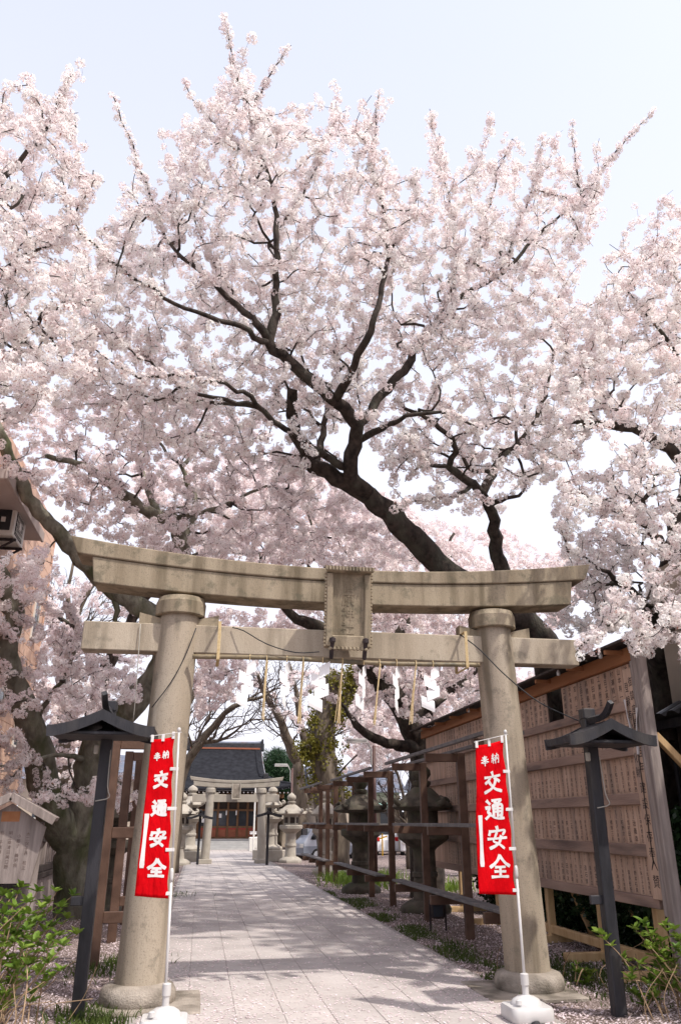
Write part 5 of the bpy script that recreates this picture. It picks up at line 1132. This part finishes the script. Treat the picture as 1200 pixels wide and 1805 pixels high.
t6 = np.vstack([shoots([(-60, 195), (20, 195), (60, 205), (112, 182), (130, 250), (150, 345)], 24, lambda x, y: (8.4, 11.2), 68), fill([(-220, 160), (-60, 190), (20, 190), (60, 200), (110, 175), (130, 215), (120, 290), (145, 350), (130, 400), (180, 480), (170, 560), (150, 690), (0, 760), (-220, 760)], 1200, lambda x, y: (8.2, 11.6), 61)])
cherry('cherry tree off to the left whose blossom branches fill the upper left corner', L6, t6, 401, .118)

# --- cherries farther down the path
L5 = [([np.array([at(748, 1400, 22.5)[0], 22.5, -.15]), at(748, 1400, 22.5), at(742, 1325, 22.3), at(718, 1268, 22.0), at(690, 1225, 21.7), at(655, 1182, 21.3), at(620, 1140, 21), at(560, 1103, 20.6), at(512, 1082, 20.3), at(470, 1020, 20)], .50, .09),
      ([at(742, 1318, 22.3), at(700, 1312, 21.6), at(650, 1298, 21.0), at(628, 1278, 20.6)], .22, .10), ([at(655, 1182, 21.3), at(700, 1120, 21.5), at(760, 1020, 21.5), at(800, 940, 21.5)], .2, .04), ([at(718, 1268, 22.0), at(790, 1220, 22.5), at(860, 1160, 23), at(930, 1060, 23)], .2, .04),
      ([at(620, 1140, 21), at(590, 1050, 21.3), at(560, 960, 21.5), at(540, 900, 21.5)], .13, .03), ([at(628, 1278, 20.6), at(600, 1240, 20.3), at(560, 1215, 20)], .08, .02)]
t5 = np.vstack([fill([(400, 830), (520, 810), (620, 840), (700, 880), (760, 930), (880, 1000), (1000, 960), (1040, 1040), (960, 1120), (900, 1190), (850, 1200), (700, 1130), (560, 1090), (430, 1030), (340, 970)], 1600, lambda x, y: (18.5, 25), 51),
                fill([(620, 1160), (860, 1170), (850, 1250), (770, 1290), (700, 1260), (640, 1240)], 260, lambda x, y: (20, 25), 53)])
cherry('old cherry tree with thick crooked limbs seen beneath the tie beam behind the racks', L5, t5, 501, .12, pm='petal_pink', size=(.75, 1.25))
far_c = [([np.array([14.5, 46, -.15]), at(800, 1400, 46), at(770, 1330, 46), at(730, 1270, 45.5), at(680, 1220, 45)], .4, .08), ([at(770, 1330, 46), at(700, 1320, 45), at(640, 1310, 44)], .2, .04)]
cherry('farthest pale cherry tree seen under the torii behind the ivy covered trunk', far_c, np.vstack([fill([(600, 1180), (860, 1180), (850, 1300), (780, 1350), (700, 1370), (610, 1360), (590, 1260)], 520, lambda x, y: (42, 50), 93), fill([(420, 1180), (600, 1180), (600, 1300), (500, 1290)], 90, lambda x, y: (44, 50), 94)]), 651, .24, pm='petal_pink', size=(1.1, 1.9), maxd=7, tip=.012)
L9 = [([np.array([10.3, 31, -.15]), at(800, 1350, 31), at(770, 1290, 31), at(740, 1240, 30.5), at(700, 1200, 30)], .42, .1), ([at(770, 1290, 31), at(830, 1230, 31), at(880, 1160, 31)], .2, .05), ([at(740, 1240, 30.5), at(690, 1260, 30), at(640, 1270, 29.5)], .14, .03)]
t9 = np.vstack([fill([(640, 1190), (860, 1170), (960, 1100), (1000, 1200), (850, 1290), (790, 1310), (700, 1350), (640, 1350), (610, 1290)], 600, lambda x, y: (27, 34), 91), fill([(560, 880), (900, 930), (1000, 1000), (900, 1150), (560, 1080)], 650, lambda x, y: (27, 34), 92)])
cherry('distant cherry tree behind the old cherry and the racks on the right', L9, t9, 601, .16, pm='petal_pink', size=(.95, 1.5), maxd=5)
L10 = [([np.array([-4.6, 27, -.15]), at(140, 1400, 27), at(160, 1280, 27), at(200, 1150, 26.5), at(290, 1000, 26), at(330, 900, 26)], .40, .06), ([at(200, 1150, 26.5), at(120, 1100, 26), at(60, 1050, 25.5)], .18, .04), ([at(290, 1000, 26), at(400, 960, 25.5), at(480, 940, 25)], .12, .03), ([at(160, 1280, 27), at(230, 1230, 26), at(340, 1200, 25.5), at(400, 1190, 25)], .12, .02)]
t10 = np.vstack([fill([(40, 1010), (110, 1080), (100, 1160), (230, 1190), (250, 1250), (190, 1400), (60, 1390), (30, 1200)], 300, lambda x, y: (23, 29), 95), fill([(250, 800), (480, 800), (560, 900), (560, 990), (300, 980), (200, 900)], 420, lambda x, y: (22, 28), 96), fill([(345, 1150), (460, 1150), (430, 1230), (345, 1270)], 150, lambda x, y: (22, 28), 97), fill([(355, 1068), (560, 1075), (560, 1130), (355, 1120)], 120, lambda x, y: (22, 28), 98), fill([(80, 1000), (280, 1060), (270, 1180), (90, 1160)], 150, lambda x, y: (24, 29), 99)])
cherry('distant cherry tree left of the path behind the mossy forked cherry', L10, t10, 701, .14, pm='petal_pink', size=(.85, 1.35), maxd=5)

# --- bare and evergreen trees near the hall
def bare_tree(label, limbs, targets, seed, bark='bark_grey', tip=.010, ivy=None, **kw):
    pos, par, rad, isl, drc, plen = grow(limbs, targets, seed, tip=tip, maxd=6, step=.5, limb_step=.5, tang=.25, bias=.55, **kw)
    T = thing('bare_tree', label, 'tree', 'bare trees near the hall', loc=tuple(pos[0])); th, tn = branch_mesh(pos, par, rad, wob=.3)
    th.build('trunk', bark, T, smooth=True)
    if tn.v: tn.build('twigs', 'bare_twig', T, kind='stuff')
    if ivy:
        P = []; rg = np.random.default_rng(seed)
        for i in np.where((rad > .12) & (pos[:, 2] > ivy[0]) & (pos[:, 2] < ivy[1]))[0]:
            for _ in range(ivy[2]): a = rg.uniform(0, 6.28); P.append(pos[i] + np.array([math.cos(a), math.sin(a), 0]) * rad[i] * rg.uniform(.9, 1.35) + rg.normal(0, .25, 3))
        scatter_object('ivy', np.array(P), np.random.default_rng(1).uniform(.6, 1.4, len(P)), GN_IVY, 2, T, seed, kind='stuff')
    return T
def leaf_cluster(seed, n, rad, lw, ll, m):
    rg = np.random.default_rng(seed); mb = MB()
    for i in range(n):
        d = rg.normal(0, 1, 3); d /= np.linalg.norm(d); c = d * rad * rg.uniform(.4, 1); e = rg.normal(0, 1, 3) + d * .8; e /= np.linalg.norm(e); s = np.cross(e, rg.normal(0, 1, 3)); s /= np.linalg.norm(s)
        mb.add([c, c + e * ll * .5 - s * lw, c + e * ll, c + e * ll * .5 + s * lw], [(0, 1, 2, 3)])
    return bpy.data.objects.new('leaf_cluster', mb.mesh('leaf_cluster', mats=(m,)))
GN_IVY = gn_instancer('ivy', [leaf_cluster(s, 14, .16, .05, .13, 'ivy_leaf') for s in (1, 2)])
GN_EVER = gn_instancer('evergreen', [leaf_cluster(s, 26, .15, .03, .10, 'evergreen_leaf') for s in (3, 4, 5)])
GN_PINE = gn_instancer('pine', [leaf_cluster(s, 60, .30, .02, .42, 'pine_needle') for s in (6, 7)])
def gb(px, py, Y): p = at(px, py, Y); return np.array([p[0], Y, -.1])
bare_tree('bare tree with slanting branches just left of the shrine hall roof', [([gb(305, 1480, 35), at(312, 1420, 35), at(322, 1360, 34.8), at(352, 1310, 34.4), at(385, 1270, 34), at(410, 1245, 33.6), at(470, 1225, 33)], .34, .05), ([at(322, 1360, 34.8), at(315, 1300, 35), at(340, 1230, 35), at(350, 1180, 35)], .2, .05), ([at(352, 1310, 34.4), at(400, 1300, 34), at(440, 1270, 33.6)], .1, .03)],
          fill([(330, 1165), (560, 1160), (540, 1240), (470, 1290), (380, 1310), (330, 1330)], 1000, lambda x, y: (31, 37), 71, clump=.2), 801, tip=.0105)
bare_tree('bare tree with forked pale trunk right of the shrine hall', [([gb(532, 1500, 47), at(530, 1440, 47), at(526, 1380, 47), at(524, 1345, 47), at(508, 1310, 46.5), at(495, 1270, 46), at(470, 1230, 45.5), at(455, 1190, 45)], .55, .09), ([at(524, 1345, 47), at(540, 1320, 47), at(528, 1270, 47), at(520, 1210, 47), at(510, 1170, 47)], .34, .09), ([at(540, 1320, 47), at(550, 1290, 47), at(570, 1230, 47)], .2, .06)],
          fill([(420, 1160), (640, 1160), (640, 1260), (560, 1300), (480, 1310), (440, 1260)], 1100, lambda x, y: (43, 50), 72, clump=.2), 802, tip=.013)
bare_tree('thick pollarded tree trunk covered in yellowish ivy behind the racks', [([gb(588, 1510, 38), at(585, 1450, 38), at(578, 1390, 38), at(568, 1330, 38), at(572, 1270, 38), at(584, 1225, 38), at(590, 1190, 37.8)], .85, .40), ([at(566, 1330, 38), at(548, 1318, 37.5), at(540, 1322, 37.3)], .28, .2), ([at(572, 1270, 38), at(612, 1230, 38), at(630, 1180, 38)], .4, .14)],
          fill([(540, 1170), (680, 1160), (700, 1300), (640, 1340), (600, 1290)], 200, lambda x, y: (36, 41), 73, clump=.2), 803, ivy=(2.5, 9.5, 20))
bare_tree('tall bare tree showing against the sky left of the near torii', [([gb(118, 1450, 31), at(115, 1300, 31), at(112, 1180, 31), at(125, 1110, 31), at(150, 1050, 31), at(180, 1000, 31)], .5, .10), ([at(112, 1180, 31), at(95, 1120, 31), at(80, 1060, 31)], .2, .05), ([at(125, 1110, 31), at(120, 1050, 31), at(130, 990, 31)], .16, .05)],
          fill([(80, 990), (150, 1010), (290, 1060), (270, 1150), (200, 1160), (90, 1160)], 520, lambda x, y: (28, 33), 74, clump=.2), 804, tip=.011)
bare_tree('slim bare tree with reddish twigs beyond the middle rack', [([gb(720, 1500, 36), at(715, 1440, 36), at(705, 1380, 36), at(690, 1340, 36)], .12, .04), ([at(715, 1440, 36), at(735, 1390, 36)], .07, .03)], fill([(650, 1330), (745, 1310), (750, 1440), (690, 1450), (655, 1420)], 420, lambda x, y: (34, 38), 75, clump=.2), 805, tip=.010)
for k, (px, lab) in enumerate(((605, 'first'), (617, 'second'))):
    pass
pn = thing('pine_tree', 'dark green pine tree beside the shrine hall roof', 'tree', loc=(gb(492, 1480, 68)[0], 68, 0)); tp = at(492, 1330, 68)
MB().tube(catmull([gb(492, 1480, 68), at(496, 1420, 68), at(488, 1370, 68), tp], .6), .22, 8).build('trunk', 'bark_grey', pn, smooth=True)
P = []; rg = np.random.default_rng(8)
for (px, py, w, h, n) in ((490, 1335, 22, 9, 60), (478, 1352, 20, 7, 45), (505, 1350, 20, 8, 45), (488, 1368, 26, 7, 60), (512, 1378, 16, 7, 30), (495, 1392, 30, 8, 60), (470, 1382, 12, 6, 25), (515, 1402, 18, 7, 35)):
    for _ in range(n): P.append(at(px + rg.normal(0, w * .5), py + rg.normal(0, h * .5), 68 + rg.normal(0, 1.0)))
scatter_object('crown', np.array(P), rg.uniform(.7, 1.3, len(P)), GN_PINE, 2, pn, 5, kind='stuff')
for k, (x, y, h, lab) in enumerate(((7.2, 13.2, 1.6, 'dark evergreen shrub under the near half of the name board'), (7.4, 15.8, 1.6, 'dark evergreen shrub behind the middle of the name board'), (7.2, 18.6, 1.5, 'dark evergreen shrub behind the far half of the name board'), (7.05, 11.3, 2.0, 'dark evergreen shrub beside the end post of the name board'))):
    es = thing('evergreen_shrub', lab, 'shrub', 'dark evergreen shrubs behind the name board', loc=(x, y, 0)); rg = np.random.default_rng(k + 40); P = []
    for _ in range(650): d = rg.normal(0, 1, 3); d /= np.linalg.norm(d); r = rg.uniform(.35, 1) ** .5; P.append((x + d[0] * r * .75, y + d[1] * r * 1.25, h * .5 + d[2] * r * h * .55))
    scatter_object('foliage', np.array(P), rg.uniform(.7, 1.3, len(P)), GN_EVER, 3, es, k, kind='stuff')
    for j in range(5): MB().tube([(x + rg.normal(0, .15), y + rg.normal(0, .4), 0), (x + rg.normal(0, .3), y + rg.normal(0, .6), h * .7)], [.025, .01], 5).build('stem', 'bark', es)
for k, (x, y, w, d_, h, lab) in enumerate(((-7.0, 40, 3.0, 5.0, 1.6, 'dark clipped evergreen hedge left of the path near the far torii'), (20, 60, 6, 1.5, 1.6, 'dark evergreen hedge beyond the parked vehicles'))):
    es = thing('evergreen_hedge', lab, 'hedge', loc=(x, y, 0)); rg = np.random.default_rng(k + 60); P = rg.uniform(-1, 1, (700, 3)) * (w, d_, h / 2) + (x, y, h / 2); scatter_object('foliage', P, rg.uniform(1.2, 2.2, 700), GN_EVER, 3, es, k, kind='stuff')

# --- hydrangea shoots in the foreground
lf = MB(); lf.add([(0, 0, 0), (.016, .02, .006), (.026, .05, .010), (.020, .085, .004), (0, .115, -.012), (-.020, .085, .004), (-.026, .05, .010), (-.016, .02, .006), (0, .03, -.002), (0, .06, -.004), (0, .09, -.008)],
                  [(0, 1, 8), (1, 2, 9, 8), (2, 3, 10, 9), (3, 4, 10), (0, 8, 7), (8, 9, 6, 7), (9, 10, 5, 6), (10, 4, 5)])
leaf_me = lf.mesh('leaf', smooth=True, mats=('fresh_leaf',))
def hydrangea(label, tips, basec, seed, dry=4):
    rg = np.random.default_rng(seed); base = np.array([basec[0], basec[1], 0.0])
    T = thing('hydrangea_shrub', label, 'shrub', 'budding hydrangea shrubs', loc=tuple(base))
    for t in tips:
        b = base + np.array([rg.normal(0, .16), rg.normal(0, .16), 0]); t = np.array(t); mid = (b + t) / 2 + rg.normal(0, .05, 3) + (0, 0, .08)
        P = catmull([b, mid, t], .08); MB().tube(P, np.linspace(.0085, .0045, len(P)), 5).build('stem', 'hydrangea_stem', T, smooth=True)
        nodes = [(len(P) - 1, 8, 1.0)] + [(int(len(P) * f), 5, .85) for f in (.9, .78, .64, .5) if rg.random() < .85]
        for (k, nl, sc) in nodes:
            d = P[k] - P[max(0, k - 2)]; d /= np.linalg.norm(d)
            for j in range(nl):
                a = j * 2 * math.pi / nl + rg.uniform(-.3, .3); el = rg.uniform(.2, 1.0); s = sc * rg.uniform(.5, 1.25)
                o = link('leaf', leaf_me, T, tuple(P[k] - base), P[k]); o.rotation_euler = (el, rg.uniform(-.3, .3), a); o.scale = (s, s, s)
    for j in range(dry):
        b = base + np.array([rg.normal(0, .3), rg.normal(0, .3), 0]); P = catmull([b, b + (rg.normal(0, .1), rg.normal(0, .1), .25), b + (rg.normal(.1, .25), rg.normal(0, .2), rg.uniform(.3, .6))], .08); MB().tube(P, .004, 4).build('dry_stem', 'dry_grass', T)
def tips_of(L, y0, y1, seed): rg = random.Random(seed); return [at(x, y, rg.uniform(y0, y1)) for x, y in L]
hydrangea('leafy hydrangea shoots leaning in from the left below the notice sign', tips_of([(100, 1572), (128, 1580), (84, 1590), (66, 1572), (108, 1600), (72, 1602), (118, 1620), (96, 1632), (136, 1648)], 9.4, 10.2, 1), (-2.2, 10.1), 11)
hydrangea('dense hydrangea shoots at the left edge of the picture', tips_of([(36, 1565), (18, 1585), (48, 1592), (8, 1612), (30, 1625), (58, 1630), (12, 1650), (5, 1580), (26, 1600)], 8.9, 9.6, 2), (-2.15, 9.2), 12)
hydrangea('low hydrangea shoots with few leaves in the lower left corner', tips_of([(40, 1672), (70, 1712), (105, 1712), (28, 1708), (8, 1760), (88, 1660), (112, 1668)], 8.7, 9.3, 3), (-1.75, 8.9), 13, dry=9)
hydrangea('full low hydrangea bush of small leaves in the lower left foreground', tips_of([(15, 1690), (45, 1640), (60, 1660), (30, 1655), (10, 1630), (52, 1612), (78, 1640), (90, 1690), (20, 1735), (55, 1700), (0, 1670), (38, 1612), (70, 1625), (105, 1650)], 9.0, 9.8, 9), (-1.95, 9.5), 18, dry=6)
hydrangea('bushy hydrangea shoots at the right edge before the name board post', tips_of([(1188, 1640), (1195, 1655), (1165, 1660), (1140, 1668), (1180, 1725), (1195, 1745), (1160, 1735), (1128, 1700), (1172, 1690)], 8.5, 9.0, 10), (5.45, 8.8), 19, dry=5)
hydrangea('leafy hydrangea shoots right of the black lamp post on the right', tips_of([(1120, 1640), (1135, 1628), (1150, 1648), (1172, 1632), (1192, 1672), (1160, 1680), (1185, 1700), (1175, 1712)], 8.5, 9.1, 4), (5.25, 8.9), 14)
hydrangea('sparse hydrangea shoots low beside the right lamp post', tips_of([(1058, 1648), (1098, 1690), (1148, 1726), (1120, 1755), (1150, 1765), (1170, 1745), (1112, 1728)], 8.6, 9.0, 5), (4.95, 8.75), 15, dry=6)
hydrangea('few small green shoots in front of the right torii pillar base', tips_of([(1018, 1715), (1036, 1722), (1030, 1735)], 10.4, 10.8, 6), (4.95, 10.6), 16, dry=3)
print('blossom clusters', NB[0])
